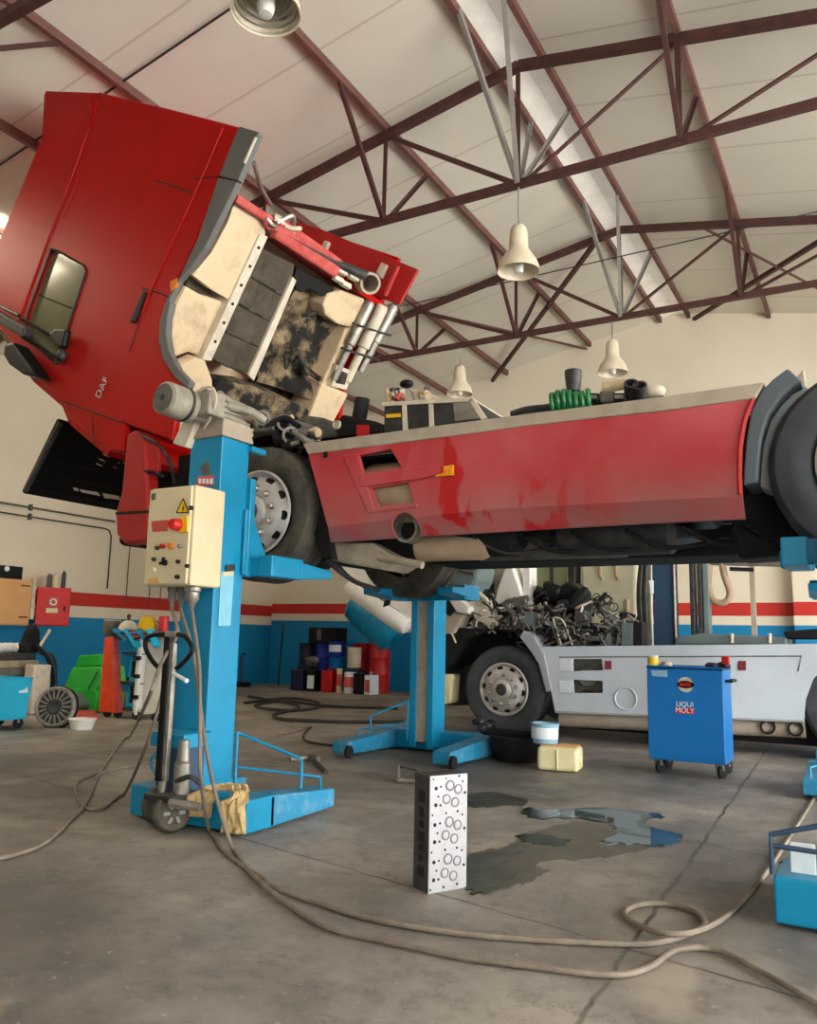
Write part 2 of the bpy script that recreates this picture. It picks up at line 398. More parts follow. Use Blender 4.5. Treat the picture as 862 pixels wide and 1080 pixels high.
ordn = ['first', 'second', 'third', 'fourth', 'fifth']
for s in (-1, 1):
    for k, o in enumerate([.25] + OFF):
        x = RX0 + s * o; z = roofz(x) - .05
        lab = PL.get((s, k)) or '%s brown roof purlin to the %s of the ridge pair, running to the far wall' % (ordn[k - 1], 'left' if s < 0 else 'right')
        tag(MB().bar((x, YN, z), (x, YF, z), .055, .09).build('roof_purlin', 'purlin'), lab, 'purlin', 'roof purlins')
# roof-plane bracing of the last bay and the sag rods
BR = [((-2.9, 10.0), (-5.9, 13.35), 'thick'), ((-5.6, 10.0), (-4.1, 13.35), 'thin'), ((-1.6, 10.0), (.3, 13.35), 'thin'), ((.1, 10.0), (-2.3, 13.35), 'thick')]
BL_ = ['rusty diagonal brace under the far roof bay, left, leaning to the wall', 'thin rusty brace crossing the thicker one in the left far bay', 'thin reddish brace in the far roof bay right of the ridge', 'dark diagonal brace at upper right reaching down to the far wall']
for (a, b, kind), lb in zip(BR, BL_):
    a = (a[0] * KS, a[1] * KS); b = (b[0] * KS, b[1] * KS)
    w = .06 if kind == 'thick' else .045
    tag(MB().angle_bar((a[0], a[1], roofz(a[0]) - .13), (b[0], b[1], roofz(b[0]) - .13), w).build('roof_brace', 'rust' if kind == 'thick' else 'purlin'), lb, 'brace', 'diagonal roof braces')
tag(MB().cyl((XL + .2, 4.9, roofz(XL + .2) - .03), (RX0 - .2, 4.9, roofz(RX0 - .2) - .03), .011, 8).build('sag_rod', 'dsteel'), 'thin dark rod under the ceiling above the red cab', 'rod')
tag(MB().cyl((RX0 - 5, 9.86, kz(5.45)), (RX0 + 6, 9.86, kz(5.62)), .008, 8).build('ceiling_wire', 'dsteel'), 'thin wire strung across the hall behind the big truss', 'wire')

# ------------------------------------------------------------------ pendant lamps
def lamp(x, y, ztop, zrim, R, lab, metal=False, k=1.):
    t = thing('pendant_lamp', lab, 'lamp', (x, y, zrim), group='bell shaped pendant lamps')
    H = R * 2.35
    prof = [(.025, H), (.05, H * .985), (.075 * k, H * .93), (.088 * k, H * .84), (.094 * k, H * .70), (.094 * k, H * .52), (.10 * k, H * .46), (R * .68, H * .34), (R * .86, H * .22), (R * .97, H * .09), (R, 0)]
    inn = [(r - .008, h - .002 if h > 0 else 0) for r, h in prof[::-1]]
    MB().lathe(prof + inn, (x, y, zrim), (0, 0, 1), 36).build('lamp_shade', 'shade', t, smooth=True)
    if metal:
        b = MB()
        for q in range(5): b.torus((x, y, zrim + .02 + q * .03), (0, 0, 1), R * (1.0 - .12 * q) - .012, .008, 40)
        b.build('reflector_ring', 'lampsteel', t, smooth=True)
    MB().lathe([(.001, -.02), (.04, -.015), (.052, .03), (.05, H * .45), (.03, H * .5)], (x, y, zrim + .0), (0, 0, 1), 20).build('bulb', 'white', t, smooth=True)
    MB().tube([(x, y, zrim + H), (x, y, ztop)], .009, 8).build('cord', 'galv', t)
zl = 4.45
lamp(-2.62 * KS, TY[0], CH, W(283, 12, y=TY[0]).z, .205, 'ribbed pendant lamp cut by the top edge of the photo', True)
lamp(-2.62 * KS, TY[1], CH, W(545, 287, y=TY[1]).z, .21, 'cream bell pendant lamp hanging from the large truss')
lamp(-2.74 * KS, TY[2], CH, W(651, 393, y=TY[2]).z, .21, 'cream bell pendant lamp in front of the far wall, right of the green couplings')
lx = W(485, 410, y=TY[2])
lamp(lx.x, TY[2], CH, W(485, 416, y=TY[2]).z, .20, 'faint bell pendant lamp just above the battery box')
# conduits on the left wall
xc = XL + .03
for dz, lb, r in ((kz(2.86), 'upper grey conduit run along the left wall', .016), (kz(2.72), 'lower dark conduit on the left wall that turns down at its end', .012)):
    pts = [(xc, 1.0, dz), (xc, 9.2 * KS, dz)]
    if dz < kz(2.8): pts = [(xc, 1.0, dz), (xc, 9.0 * KS, dz), (xc, 9.1 * KS, dz - .02), (xc, 9.15 * KS, dz - .12), (xc, 9.15 * KS, 1.82)]
    t = thing('wall_conduit', lb, 'conduit', pts[0])
    MB().tube(pts, r, 8).build('pipe', 'grime' if dz > kz(2.8) else 'dsteel', t)
    for q in range(6): MB().box(xc - .03, xc + .03, 1.6 + q * 1.35, 1.64 + q * 1.35, dz - .05, dz + .05).build('clip', 'grime', t)
for q, yy in enumerate((9.55 * KS, 10.05 * KS, 10.3 * KS)):
    tag(MB().tube([(xc, yy, 2.95), (xc, yy, 1.6)], .009, 6).build('wall_cable', 'grime'), ['first', 'second', 'third'][q] + ' thin vertical cable on the left wall, counted from the dark conduit', 'cable', 'vertical cables on the left wall')
# ================================================================== wheels
def wheel(parent, c, R, side, width=.32, rr=.30, tyre='rubber', rim='rim', detail=True, rear=False):
    """side -1: outer face looks to -Y"""
    c = Vector(c); ax = Vector((0, side, 0))
    prof = [(rr, -.02), (rr + .03, .0), (R * .80, .022), (R * .93, .012), (R * .985, -.02), (R, -.05), (R, -.10), (R - .012, -.105), (R - .012, -.115), (R, -.12), (R, -.20), (R - .012, -.205), (R - .012, -.215), (R, -.22), (R, -width + .05), (R * .97, -width + .01), (R * .8, -width), (rr, -width + .02)]
    w = MB().lathe(prof, c, ax, 56).build('wheel', tyre, parent, smooth=True)
    if rear: rp = [(rr + .005, .005), (rr - .01, .012), (rr - .03, -.02), (rr - .05, -.10), (.20, -.13), (.10, -.13), (.10, -.04), (.085, -.03), (0.001, -.03)]
    else: rp = [(rr + .005, .005), (rr - .01, .014), (rr - .025, -.005), (.262, -.02), (.235, .0), (.17, .035), (.125, .04), (.115, .03), (.11, .06), (.09, .075), (0.001, .078)]
    MB().lathe(rp, c, ax, 48).build('rim', rim, w, smooth=True)
    a = Vector((1, 0, 0)); b = Vector((0, 0, 1))
    if detail:
        for k in range(10):
            t = 2 * PI * (k + .3) / 10; d = a * math.cos(t) + b * math.sin(t)
            p = c + d * .168 + ax * (.032 if not rear else -.13)
            MB().lathe([(.026, 0), (.026, .012), (.018, .014), (.016, .03), (.013, .034), (.001, .034)], p, ax, 10).build('wheel_nut', 'chrome', w, smooth=True)
            t += PI / 10; d = a * math.cos(t) + b * math.sin(t)
            p = c + d * .240 + ax * (-.018 if not rear else -.1)
            e = Matrix((d.cross(ax), d, ax)).transposed()
            pr = [p + e @ Vector((.033 * math.cos(2 * PI * q / 16), .024 * math.sin(2 * PI * q / 16), 0)) for q in range(16)]
            MB().ext(pr, ax * .022).build('vent_hole', 'black', w)
        MB().lathe([(.075, .07), (.06, .085), (.03, .088), (.001, .088)] if not rear else [(.085, -.03), (.07, 0), (.001, .0)], c, ax, 20).build('hub', 'dsteel', w, smooth=True)
    return w

# ================================================================== the raised red tractor unit
YS, YB = 4.4, 6.85                      # near and far flanks
truck = thing('tractor_unit', 'red tractor truck raised on blue column lifts with its cab tilted forward', 'truck', (-2.2, 5.6, 1.42))
ts = []
# --- chassis
for y in (5.22, 5.98):
    b = MB(); b.box(-4.9, 1.6, y - .04, y + .04, 1.80, 2.08)
    b.box(-4.9, 1.6, y - .04, y + .05, 1.79, 1.81); b.box(-4.9, 1.6, y - .04, y + .05, 2.07, 2.09)
    b.build('frame_rail', 'frame_black', truck, bevel=.006)
for x in (-4.6, -2.9, -1.6, -.4, .8):
    MB().box(x - .06, x + .06, 5.22, 5.98, 1.84, 2.04).build('cross_member', 'frame_black', truck, bevel=.01)
b = MB(); b.tube([(-3.76, 4.62, 1.86), (-3.76, 4.9, 1.80), (-3.76, 5.2, 1.70), (-3.76, 6.0, 1.70), (-3.76, 6.35, 1.80), (-3.76, 6.6, 1.86)], .075, 12)
b.build('front_axle', 'frame_black', truck, smooth=True)
b = MB(); b.tube([(.02, 4.7, 1.94), (.02, 6.6, 1.94)], .10, 14); b.ball((.02, 5.6, 1.93), .24); b.build('rear_axle', 'frame_black', truck, smooth=True)
b = MB(); b.tube([(-3.0, 5.6, 1.86), (-.2, 5.6, 1.9)], .06, 12); b.build('drive_shaft', 'dsteel', truck, smooth=True)
for (x0, x1, y, z, r, m) in ((-2.9, -1.9, 4.80, 1.74, .16, 'frame_black'), (-1.7, -.95, 4.85, 1.72, .15, 'dsteel'), (-2.3, -1.2, 6.4, 1.90, .19, 'frame_black'), (-1.0, -.5, 6.4, 1.88, .16, 'dsteel'), (-2.4, -1.3, 5.15, 1.70, .11, 'grime')):
    MB().lathe([(.001, 0), (r * .7, .005), (r, .05), (r, x1 - x0 - .05), (r * .7, x1 - x0 - .005), (.001, x1 - x0)], (x0, y, z), (1, 0, 0), 24).build('air_tank', m, truck, smooth=True)
MB().box(-2.9, -.75, 4.6, 5.15, 1.74, 2.12).build('fuel_tank', 'black', truck, bevel=.05, seg=3)
b = MB(); b.box(-3.3, -.4, 6.15, 6.78, 1.69, 1.98); b.build('equipment_box', 'frame_black', truck, bevel=.03)
b = MB(); b.box(-3.2, -.62, 6.80, 6.85, 1.70, 2.36); b.build('side_skirt', 'pink', truck, bevel=.01)
for k in range(9):
    x = -2.6 + .28 * k + random.uniform(-.05, .05); y0 = random.uniform(4.7, 5.1); z = random.uniform(1.64, 1.74)
    MB().box(x - .06, x + .06, y0, y0 + .4, z, z + .07).build('bracket', random.choice(['frame_black', 'dsteel']), truck, bevel=.012)
for k in range(7):
    x = -2.5 + .32 * k
    MB().tube(spline([(x, 4.65, 1.70), (x + .18, 4.72, 1.60), (x + .4, 4.8, 1.62), (x + .55, 4.9, 1.72)], 5), .013, 8).build('air_line', random.choice(['dsteel', 'frame_black', 'frame_black']), truck, smooth=True)
# --- wheels
wheel(truck, (-3.763, YS + .03, 1.91), .485, -1)
wheel(truck, (-3.763, YB - .03, 1.91), .485, 1, detail=False)
wheel(truck, (.075, YS + .02, 1.945), .505, -1, tyre='rubber_dark', rear=True, rr=.285)
wheel(truck, (.03, YS + .40, 1.945), .495, -1, tyre='rubber_dark', detail=False, rear=True)
wheel(truck, (.03, YB - .02, 1.945), .495, 1, tyre='rubber_dark', detail=False, rear=True)
# --- near side skirt
up = [(325, 478), (430, 461), (560, 448), (690, 435), (796, 420), (788, 442), (783, 470), (782, 500), (783, 523), (640, 530), (520, 537), (420, 547), (346, 556)]
lo_top = [(346, 556), (420, 547), (520, 537), (640, 530), (783, 523)]
lo_bot = [(786, 547), (660, 553), (540, 560), (420, 567), (349, 572)]
U = pxpoly(up, y=YS)
sk_ = MB(); sk_.ext(U, (0, .035, 0))
def skirt_mat():
    m = bpy.data.materials.new('skirt_red'); m.use_nodes = True; nt = m.node_tree; N = nt.nodes; L = nt.links; b = N['Principled BSDF']
    tc = N.new('ShaderNodeTexCoord'); sep = N.new('ShaderNodeSeparateXYZ'); L.new(tc.outputs['Object'], sep.inputs[0])
    def noise(s, d=6, sc=(1, 1, 1)):
        mp = N.new('ShaderNodeMapping'); mp.inputs['Scale'].default_value = sc; L.new(tc.outputs['Object'], mp.inputs[0])
        n = N.new('ShaderNodeTexNoise'); n.inputs['Scale'].default_value = s; n.inputs['Detail'].default_value = d; L.new(mp.outputs[0], n.inputs['Vector']); return n.outputs['Fac']
    def rng(v, a, b_, c=0., d=1.):
        r = N.new('ShaderNodeMapRange'); r.inputs[1].default_value = a; r.inputs[2].default_value = b_; r.inputs[3].default_value = c; r.inputs[4].default_value = d; L.new(v, r.inputs[0]); return r.outputs[0]
    def mix(f, a, c):
        x = N.new('ShaderNodeMix'); x.data_type = 'RGBA'; L.new(f, x.inputs[0])
        for i, v in ((6, a), (7, c)):
            if isinstance(v, tuple): x.inputs[i].default_value = lin(v)
            else: L.new(v, x.inputs[i])
        return x.outputs[2]
    def mul(a, c):
        n = N.new('ShaderNodeMath'); n.operation = 'MULTIPLY'; L.new(a, n.inputs[0]); L.new(c, n.inputs[1]); return n.outputs[0]
    col = mix(rng(noise(2.2), .35, .7), (178, 46, 54), (190, 86, 90))
    # road dust thrown up along the lower third
    col = mix(mul(rng(sep.outputs[2], .62, .22, 0, .95), rng(noise(4), .25, .6, .35, 1)), col, (140, 106, 100))
    # wiped clean streaks
    col = mix(mul(rng(noise(5.5, 5, (1, 1, .42)), .54, .60), mul(rng(sep.outputs[0], -.55, -.1, 0, 1), rng(sep.outputs[0], 1.1, .45, 0, 1))), col, (176, 10, 18))
    L.new(col, b.inputs['Base Color']); b.inputs['Roughness'].default_value = .5
    return m
skirt = sk_.build('side_skirt', skirt_mat(), truck)
slo = MB().ext(pxpoly(lo_top, y=YS) + pxpoly(lo_bot, y=YS + .07), (0, .035, 0)).build('skirt_valance', skirt.data.materials[0], skirt)
def hole(pts, y0=YS - .3, y1=YS + .6): return MB().ext([Vector((p.x, y0, p.z)) for p in pxpoly(pts, y=YS)], (0, y1 - y0, 0))
cutout(skirt, [hole([(377, 481), (412, 473), (424, 493), (383, 499)]), hole([(391, 515), (431, 509), (436, 530), (399, 534)])])
pc_ = W(425, 557, y=YS)
for o_ in (skirt, slo): cutout(o_, [MB().lathe([(.001, 0), (.1, 0), (.1, .8), (.001, .8)], pc_ - Vector((0, .3, 0)), (0, 1, 0), 32)])
# raised frame to the left of the step and the step bar
MB().ext(pxpoly([(361, 481), (377, 478), (394, 536), (440, 531), (440, 535), (388, 541)], y=YS - .012), (0, .04, 0)).build('step_frame', skirt.data.materials[0], skirt, bevel=.006)
MB().ext(pxpoly([(376, 499), (440, 492), (468, 491), (468, 499), (440, 506), (380, 514)], y=YS - .02), (0, .05, 0)).build('step_bar', skirt.data.materials[0], skirt, bevel=.01)
MB().tube(spline([tuple(W(*p, y=YS - .004)) for p in ((794, 422), (786, 442), (781, 470), (780, 500), (781, 522))], 6), .014, 8).build('edge_bead', 'in_red', skirt, smooth=True)
MB().ext(pxpoly([(459, 493), (478, 490), (478, 501), (459, 503)], y=YS - .014), (0, .02, 0)).build('side_reflector', 'amber', skirt, bevel=.004)
for k in range(4):
    x = 462 + 3.6 * k
    MB().ext(pxpoly([(x, 494.5), (x + 1.6, 494.3), (x + 1.6, 500), (x, 500.3)], y=YS - .017), (0, .004, 0)).build('reflector_rib', 'orange', skirt)
MB().ext(pxpoly([(341, 476), (345, 475.5), (345, 482), (341, 483)], y=YS - .008), (0, .01, 0)).build('fastener', 'black', skirt)
# deck rail along the top
R1 = pxpoly([(319, 468), (459, 449), (560, 436), (700, 418), (806, 403), (797, 420), (700, 433), (560, 448.5), (459, 462), (325, 479)], y=YS - .01)
MB().ext(R1, (0, .22, .0)).build('deck_rail', 'greyrail', truck, bevel=.006)
b = MB(); b.box(-3.4, -.5, 4.6, 6.7, 2.26, 2.28); b.build('deck_plate', 'frame_black', truck)
# inner lining behind the step (tank) and exhaust
MB().lathe([(.001, 0), (.2, .01), (.23, .06), (.23, .5), (.2, .56), (.001, .57)], (-2.98, 4.68, 2.0), (1, 0, 0), 28).build('air_tank', 'muffler', truck, smooth=True)
p = W(425, 557, y=YS + .07)
MB().lathe([(.088, .5), (.088, .035), (.070, .035), (.070, .45)], p, (0, 1, 0), 32).build('exhaust_pipe', 'steel', truck, smooth=True)
MB().lathe([(.001, .1), (.070, .1)], p, (0, 1, 0), 24).build('pipe_shade', 'black', truck)  # black disc standing for the darkness inside the pipe
a, c = W(440, 577, y=4.7), W(516, 574, y=4.75)
MB().lathe([(.001, 0), (.09, .01), (.10, .03), (.10, (c - a).length - .04), (.08, (c - a).length), (.001, (c - a).length)], a, c - a, 24).build('muffler', 'muffler', truck, smooth=True)
MB().ext(pxpoly([(343, 571), (392, 572), (420, 590), (403, 601), (362, 594), (347, 590)], y=4.55), (0, .35, 0)).build('front_mudguard', 'mudguard', truck, bevel=.02)
MB().tube(spline([tuple(W(*q, y=4.55)) for q in ((400, 588), (425, 592), (446, 596))], 4), .025, 8).build('stay', 'mudguard', truck, smooth=True)
for q in range(3):
    MB().tube(spline([tuple(W(343 + q * 4, 590, y=4.75 + q * .1)), tuple(W(372, 612, y=5.1)), tuple(W(400, 622, y=5.6 + .1 * q))], 6), .018, 8).build('air_line', 'dsteel', truck, smooth=True)
# wheel arch over front wheel
arc = []
cx_, cz_ = -3.763, 1.91
for k in range(9):
    t = math.radians(35 + 95 * k / 8); arc.append((cx_ + .60 * math.cos(t), cz_ + .58 * math.sin(t)))
b = MB()
for (x0, z0), (x1, z1) in zip(arc, arc[1:]): b.hexa([(x0, 4.5, z0), (x1, 4.5, z1), (x1, 5.0, z1), (x0, 5.0, z0)], [(x0, 4.5, z0 + .02), (x1, 4.5, z1 + .02), (x1, 5.0, z1 + .02), (x0, 5.0, z0 + .02)])
b.build('wheel_arch', 'frame_black', truck)
MB().ext(pxpoly([(326, 482), (334, 500), (346, 560), (352, 590), (340, 588), (330, 560), (322, 520), (312, 490)], y=4.5), (0, .4, 0)).build('mud_flap', 'frame_black', truck, bevel=.01)
# rear arch: dark outer strip and lighter inner strip
def strip(inner, outer, y, d, nm, m, bv=.01):
    MB().ext(pxpoly(inner + outer[::-1], y=y), (0, d, 0)).build(nm, m, truck, bevel=bv)
strip([(846, 402), (834, 408), (822, 420), (810, 438), (803, 462), (800, 490), (799, 508)], [(831, 388), (815, 400), (803, 413), (792, 434), (787, 465), (785, 490), (784, 512)], YS + .0, .36, 'rear_mudguard', 'arch_grey')
strip([(856, 412), (842, 420), (832, 432), (820, 450), (812, 478), (812, 500), (814, 518)], [(846, 404), (834, 409), (823, 421), (812, 438), (804, 462), (801, 490), (802, 514)], YS + .14, .3, 'arch_lining', 'arch_light')
MB().ext(pxpoly([(786, 512), (818, 512), (835, 560), (835, 585), (780, 590), (770, 556)], y=4.72), (0, .3, 0)).build('rear_bracket', 'frame_black', truck, bevel=.02)
MB().ext(pxpoly([(838, 400), (848, 388), (851, 410), (846, 414)], y=4.75), (0, .1, 0)).build('lamp_bracket', 'greyrail', truck, bevel=.01)
# --- on the deck: battery box, couplings
b = MB(); B = pxpoly([(405, 424), (498, 420), (512, 441), (512, 452), (405, 456)], y=4.75); b.ext(B, (0, .5, 0))
bb = b.build('battery_box', 'dsteel', truck, bevel=.008)
for q in ((424, 430), (452, 456), (0, 0)):
    if q[0]: MB().ext(pxpoly([(q[0], 423.5), (q[0] + 4, 423.3), (q[0] + 6, 455), (q[0] + 1, 455)], y=4.74), (0, .02, 0)).build('clamp_strip', 'white_edge', bb)
MB().ext(pxpoly([(494, 421), (499, 420), (513, 441), (508, 443)], y=4.735), (0, .03, 0)).build('box_edge', 'white_edge', bb)
MB().ext(pxpoly([(403, 424), (498, 419), (498, 423), (403, 428)], y=4.735), (0, .54, 0)).build('box_lid', 'white_edge', bb)
MB().ext(pxpoly([(478, 425), (494, 423), (507, 441), (480, 444)], y=4.735), (0, .02, 0)).build('side_panel', 'steel', bb)
MB().ext(pxpoly([(407, 437), (422, 436), (422, 439.5), (407, 440.5)], y=4.735), (0, .02, 0)).build('warning_band', 'yellow', bb)
for k in range(16):
    x, y_ = random.uniform(407, 450), random.uniform(408, 423)
    a = W(x, 424, y=4.95); e = W(x + random.uniform(-8, 8), y_, y=4.9)
    MB().tube(spline([a, (a + e) / 2 + Vector((random.uniform(-.05, .05), 0, .04)), e], 5), random.uniform(.012, .03), 8).build('wiring', random.choice(['white_edge', 'steel', 'pink', 'dsteel', 'cream']), bb, smooth=True)
MB().ext(pxpoly([(430, 408), (446, 412), (470, 422), (436, 424)], y=5.0), (0, .2, 0)).build('rag_wrap', 'white_edge', bb, bevel=.02)
MB().ball(W(429, 405, y=4.95), .045, (1.2, 1, .7)).build('plug', 'black', bb, smooth=True)
# black valve beside it
b = MB(); b.ext(pxpoly([(352, 447), (361, 437), (378, 440), (396, 444), (404, 447), (404, 456), (356, 462)], y=4.75), (0, .25, 0)); v = b.build('brake_valve', 'black', truck, bevel=.015)
MB().lathe([(.001, 0), (.05, .0), (.055, .02), (.055, .16), (.001, .17)], W(379, 440, y=4.85) - Vector((0, 0, .02)), (.15, 0, 1), 18).build('valve_cap', 'frame_black', v, smooth=True)
MB().lathe([(.001, 0), (.035, 0), (.03, .02)], W(356, 448, y=4.74), (0, -1, 0), 16).build('valve_face', 'white_edge', v, smooth=True)
MB().ext(pxpoly([(376, 448), (388, 448), (388, 460), (376, 460)], y=4.73), (0, .03, 0)).build('red_tag', 'drum_red', v)
# coil couplings and fittings further back
b = MB(); o = W(604, 424, y=4.9); 
for q in range(7): b.torus(o + Vector((-.13 + q * .04, 0, .0 + .015 * math.sin(q))), (1, .2, .1), .065, .017, 20, 6)
b.build('coiled_hose', 'dgreen', truck, smooth=True)
MB().ext(pxpoly([(585, 418), (605, 412), (622, 420), (620, 432), (588, 434)], y=4.95), (0, .18, 0)).build('valve_block', 'dgreen', truck, bevel=.02)
MB().lathe([(.04, 0), (.045, .02), (.055, .1), (.055, .14), (.001, .14)], W(605, 413, y=4.95), (0, 0, 1), 16).build('filler_neck', 'dsteel', truck, smooth=True)
for (xa, xb, ya, yb, m) in ((618, 632, 414, 424, 'black'), (646, 660, 414, 424, 'black'), (632, 648, 412, 424, 'grime')):
    MB().ext(pxpoly([(xa, ya), (xb, ya), (xb, yb), (xa, yb)], y=4.9), (0, .18, 0)).build('relay_box', m, truck, bevel=.012)
MB().ext(pxpoly([(620, 416.5), (629, 416.5), (629, 420), (620, 420)], y=4.89), (0, .01, 0)).build('relay_face', 'steel', truck)
MB().ext(pxpoly([(648, 416.5), (657, 416.5), (657, 420), (648, 420)], y=4.89), (0, .01, 0)).build('relay_face', 'steel', truck)
MB().tube([W(636, 409, y=5.0), W(662, 405, y=5.0)], .035, 12).build('pipe_stub', 'cream', truck, smooth=True)
for (x, y_) in ((666, 404), (675, 406)):
    q = W(x, y_, y=4.88); MB().lathe([(.045, .25), (.045, 0), (.033, 0), (.033, .2)], q, (-.25, 1, -.75), 18).build('open_pipe', 'dsteel', truck, smooth=True)
MB().ball(W(690, 413, y=5.0), .055, (1.3, 1, .8)).build('bundle', 'white_edge', truck, smooth=True)
MB().tube(spline([W(540, 438, y=5.0), W(556, 433, y=5.0), W(575, 431, y=5.0), W(590, 428, y=5.0)], 5), .03, 10).build('air_line', 'dsteel', truck, smooth=True)
MB().tube(spline([W(700, 420, y=5.0), W(640, 428, y=5.0), W(560, 436, y=5.0), W(540, 440, y=5.0)], 5), .02, 10).build('air_line', 'grime', truck, smooth=True)
# --- engine parts left of the front wheel arch (radiator side, pipes)
for k in range(40):
    x0 = random.uniform(268, 318); y0 = random.uniform(438, 458) + (x0 - 268) * .32
    a = W(x0, y0, y=random.uniform(4.42, 4.7)); e = a + Vector((random.uniform(-.25, .3), random.uniform(-.02, .2), random.uniform(-.14, .14)))
    MB().tube(spline([a, (a + e) / 2 + Vector((random.uniform(-.08, .08), 0, random.uniform(-.06, .08))), e], 5), random.uniform(.012, .034), 8).build('engine_hose', random.choice(['steel', 'cream', 'dsteel', 'grime', 'frame_black']), truck, smooth=True)
for (x, y_, r) in ((277, 441, .05), (307, 459, .055), (300, 447, .045)):
    q = W(x, y_, y=4.5); MB().lathe([(r, .25), (r * 1.15, .1), (r * 1.15, 0), (r * .8, 0), (r * .8, .2)], q, (-.6, .8, .35), 18).build('pipe_mouth', 'steel', truck, smooth=True)
eb = MB(); eb.box(-4.5, -3.3, 5.0, 6.2, 2.0, 2.62); eb.build('engine_block', 'dirtdark', truck, bevel=.05)
MB().ext(pxpoly([(318, 437), (340, 440), (372, 452), (396, 462), (340, 470), (322, 466)], y=5.0), (0, .3, 0)).build('inner_arch', 'grime', truck, bevel=.02)
MB().box(-4.55, -3.95, 4.65, 5.2, 2.30, 2.52).build('engine_cover', 'dirtdark', truck, bevel=.03)
MB().box(-4.9, -4.55, 4.75, 6.5, 1.7, 2.5).build('radiator', 'frame_black', truck, bevel=.02)
MB().box(-4.45, -4.15, 4.5, 4.75, 1.75, 2.4).build('step_bracket', 'frame_black', truck, bevel=.03)
# --- front bumper: stays with the chassis
bo = pxpoly([(133, 458), (143, 452), (152, 462), (156, 540), (157, 572), (131, 574), (122, 564), (121, 540), (127, 520), (130, 490)], y=YS)
bump = MB().ext(bo, (0, .14, 0)).build('bumper', 'in_red', truck, bevel=.03, seg=3)
MB().box(-5.25, -5.12, 4.5, 6.55, 1.74, 2.05).build('bumper_beam', 'frame_black', bump, bevel=.04)
MB().ext([Vector((p.x, 6.5, p.z)) for p in bo], (0, .32, 0)).build('bumper_end', 'in_red', bump, bevel=.03)
MB().ext(pxpoly([(122, 540), (157, 538), (157, 541), (122, 543)], y=YS - .006), (0, .02, 0)).build('bumper_seam', 'black', bump)
MB().ext(pxpoly([(146, 466), (164, 470), (166, 496), (158, 502), (150, 500)], y=4.5), (0, .06, 0)).build('headlamp_bracket', 'in_red', bump, bevel=.02)
MB().ball(W(155, 505, y=4.48), .06, (1, .5, 1.2)).build('fog_lamp', 'dsteel', bump, smooth=True)
MB().tube(spline([W(143, 495, y=4.42), W(160, 498, y=4.42), W(172, 503, y=4.5)], 4), .015, 8).build('lamp_cable', 'black', bump)
MB().tube(spline([W(146, 458, y=4.42), W(168, 470, y=4.42), W(180, 490, y=4.5), W(184, 510, y=4.6)], 6), .014, 8).build('tilt_ram', 'dsteel', truck, smooth=True)

# ================================================================== tilted cab
P1 = Vector((-4.715, YS, 3.468)); UU = Vector((.48679, 0, .87352)); WW = Vector((-.87352, 0, .48679))
def K(u, y, w): return Vector((P1.x, y, P1.z)) + UU * u + WW * w
def bp(px, py, dep=0.):
    v = Vector((px - CX, -(py - CY), -F)); d = Vector((RX.dot(v), RY.dot(v), RZ.dot(v)))
    q = P1 + WW * dep; t = (q - CAM).dot(WW) / d.dot(WW); return CAM + d * t
TOP = [(268, 141), (106, 97)]
side = [(251, 133), (178, 114), (106, 97), (47, 95), (45, 143), (21, 202), (0, 250), (-30, 318), (-22, 330), (0, 347), (35, 396), (66, 423), (73, 441), (115, 476), (130, 477), (130, 446), (181, 465), (185, 440), (198, 408), (184, 398), (174, 378), (170, 360), (172, 342), (176, 318), (191, 288), (209, 250), (230, 187)]
S = pxpoly(side, y=YS)
cab = MB().ext(S, (0, .07, 0)).build('cab_side', 'cab_red', truck, bevel=.018, seg=2)
cutout(cab, [hole([(54, 263), (60, 264), (88, 280), (91, 286), (72, 345), (64, 384), (58, 383), (26, 352), (30, 330)], YS - .2, YS + .3)])
MB().ext(pxpoly([(54, 263), (60, 264), (88, 280), (91, 286), (72, 345), (64, 384), (58, 383), (26, 352), (30, 330)], y=YS + .03), (0, .012, 0)).build('side_window', 'glass', cab)
fr = [W(*q, y=YS - .004) for q in [(54, 263), (60, 264), (88, 280), (91, 286), (72, 345), (64, 384), (58, 383), (26, 352), (30, 330), (54, 263)]]
MB().tube(fr, .010, 8).build('window_seal', 'black', cab)
MB().tube([W(75, 325, y=YS + .025), W(38, 310, y=YS + .025)], .006, 6).build('glass_divider', 'black', cab)
# door seams, trim ridges
for pts, m, r in (([(96, 103), (92, 140), (50, 255), (18, 345)], 'cab_red', .014), ([(103, 104), (96, 135)], 'cab_red', .010), ([(82, 190), (66, 230)], 'cab_red', .009),
                  ([(235, 135), (205, 205), (175, 270), (160, 304), (150, 330)], 'cab_red', .010), ([(165, 190), (205, 204)], 'black', .006), ([(205, 188), (232, 186)], 'black', .005), ([(150, 304), (176, 312), (176, 318)], 'black', .006), ([(106, 97), (92, 138)], 'black', .004), ([(136, 372), (150, 330)], 'black', .004), ([(66, 423), (130, 446)], 'black', .006), ([(98, 470), (98, 440)], 'black', .004)):
    MB().tube(spline([W(*q, y=YS - .001) for q in pts], 4), r, 8).build('door_seam' if m == 'black' else 'trim_ridge', m, cab, smooth=True)
MB().ext(pxpoly([(151, 306), (154, 308), (142, 340), (136, 339)], y=YS - .02), (0, .03, 0)).build('door_handle', 'black', cab, bevel=.008)
MB().ext(pxpoly([(179, 297), (186, 293), (186, 300), (180, 308)], y=YS - .02), (0, .03, 0)).build('side_marker', 'orange', cab, bevel=.006)
xd = (W(104, 418, y=YS) - W(112, 400, y=YS)); xd.y = 0
lettering('badge', 'DAF', .10, 'chrome', cab, W(108, 409, y=YS - .004), tuple(-xd), tuple(Vector((-xd.z * 1, 0, xd.x)) * -1), .006)
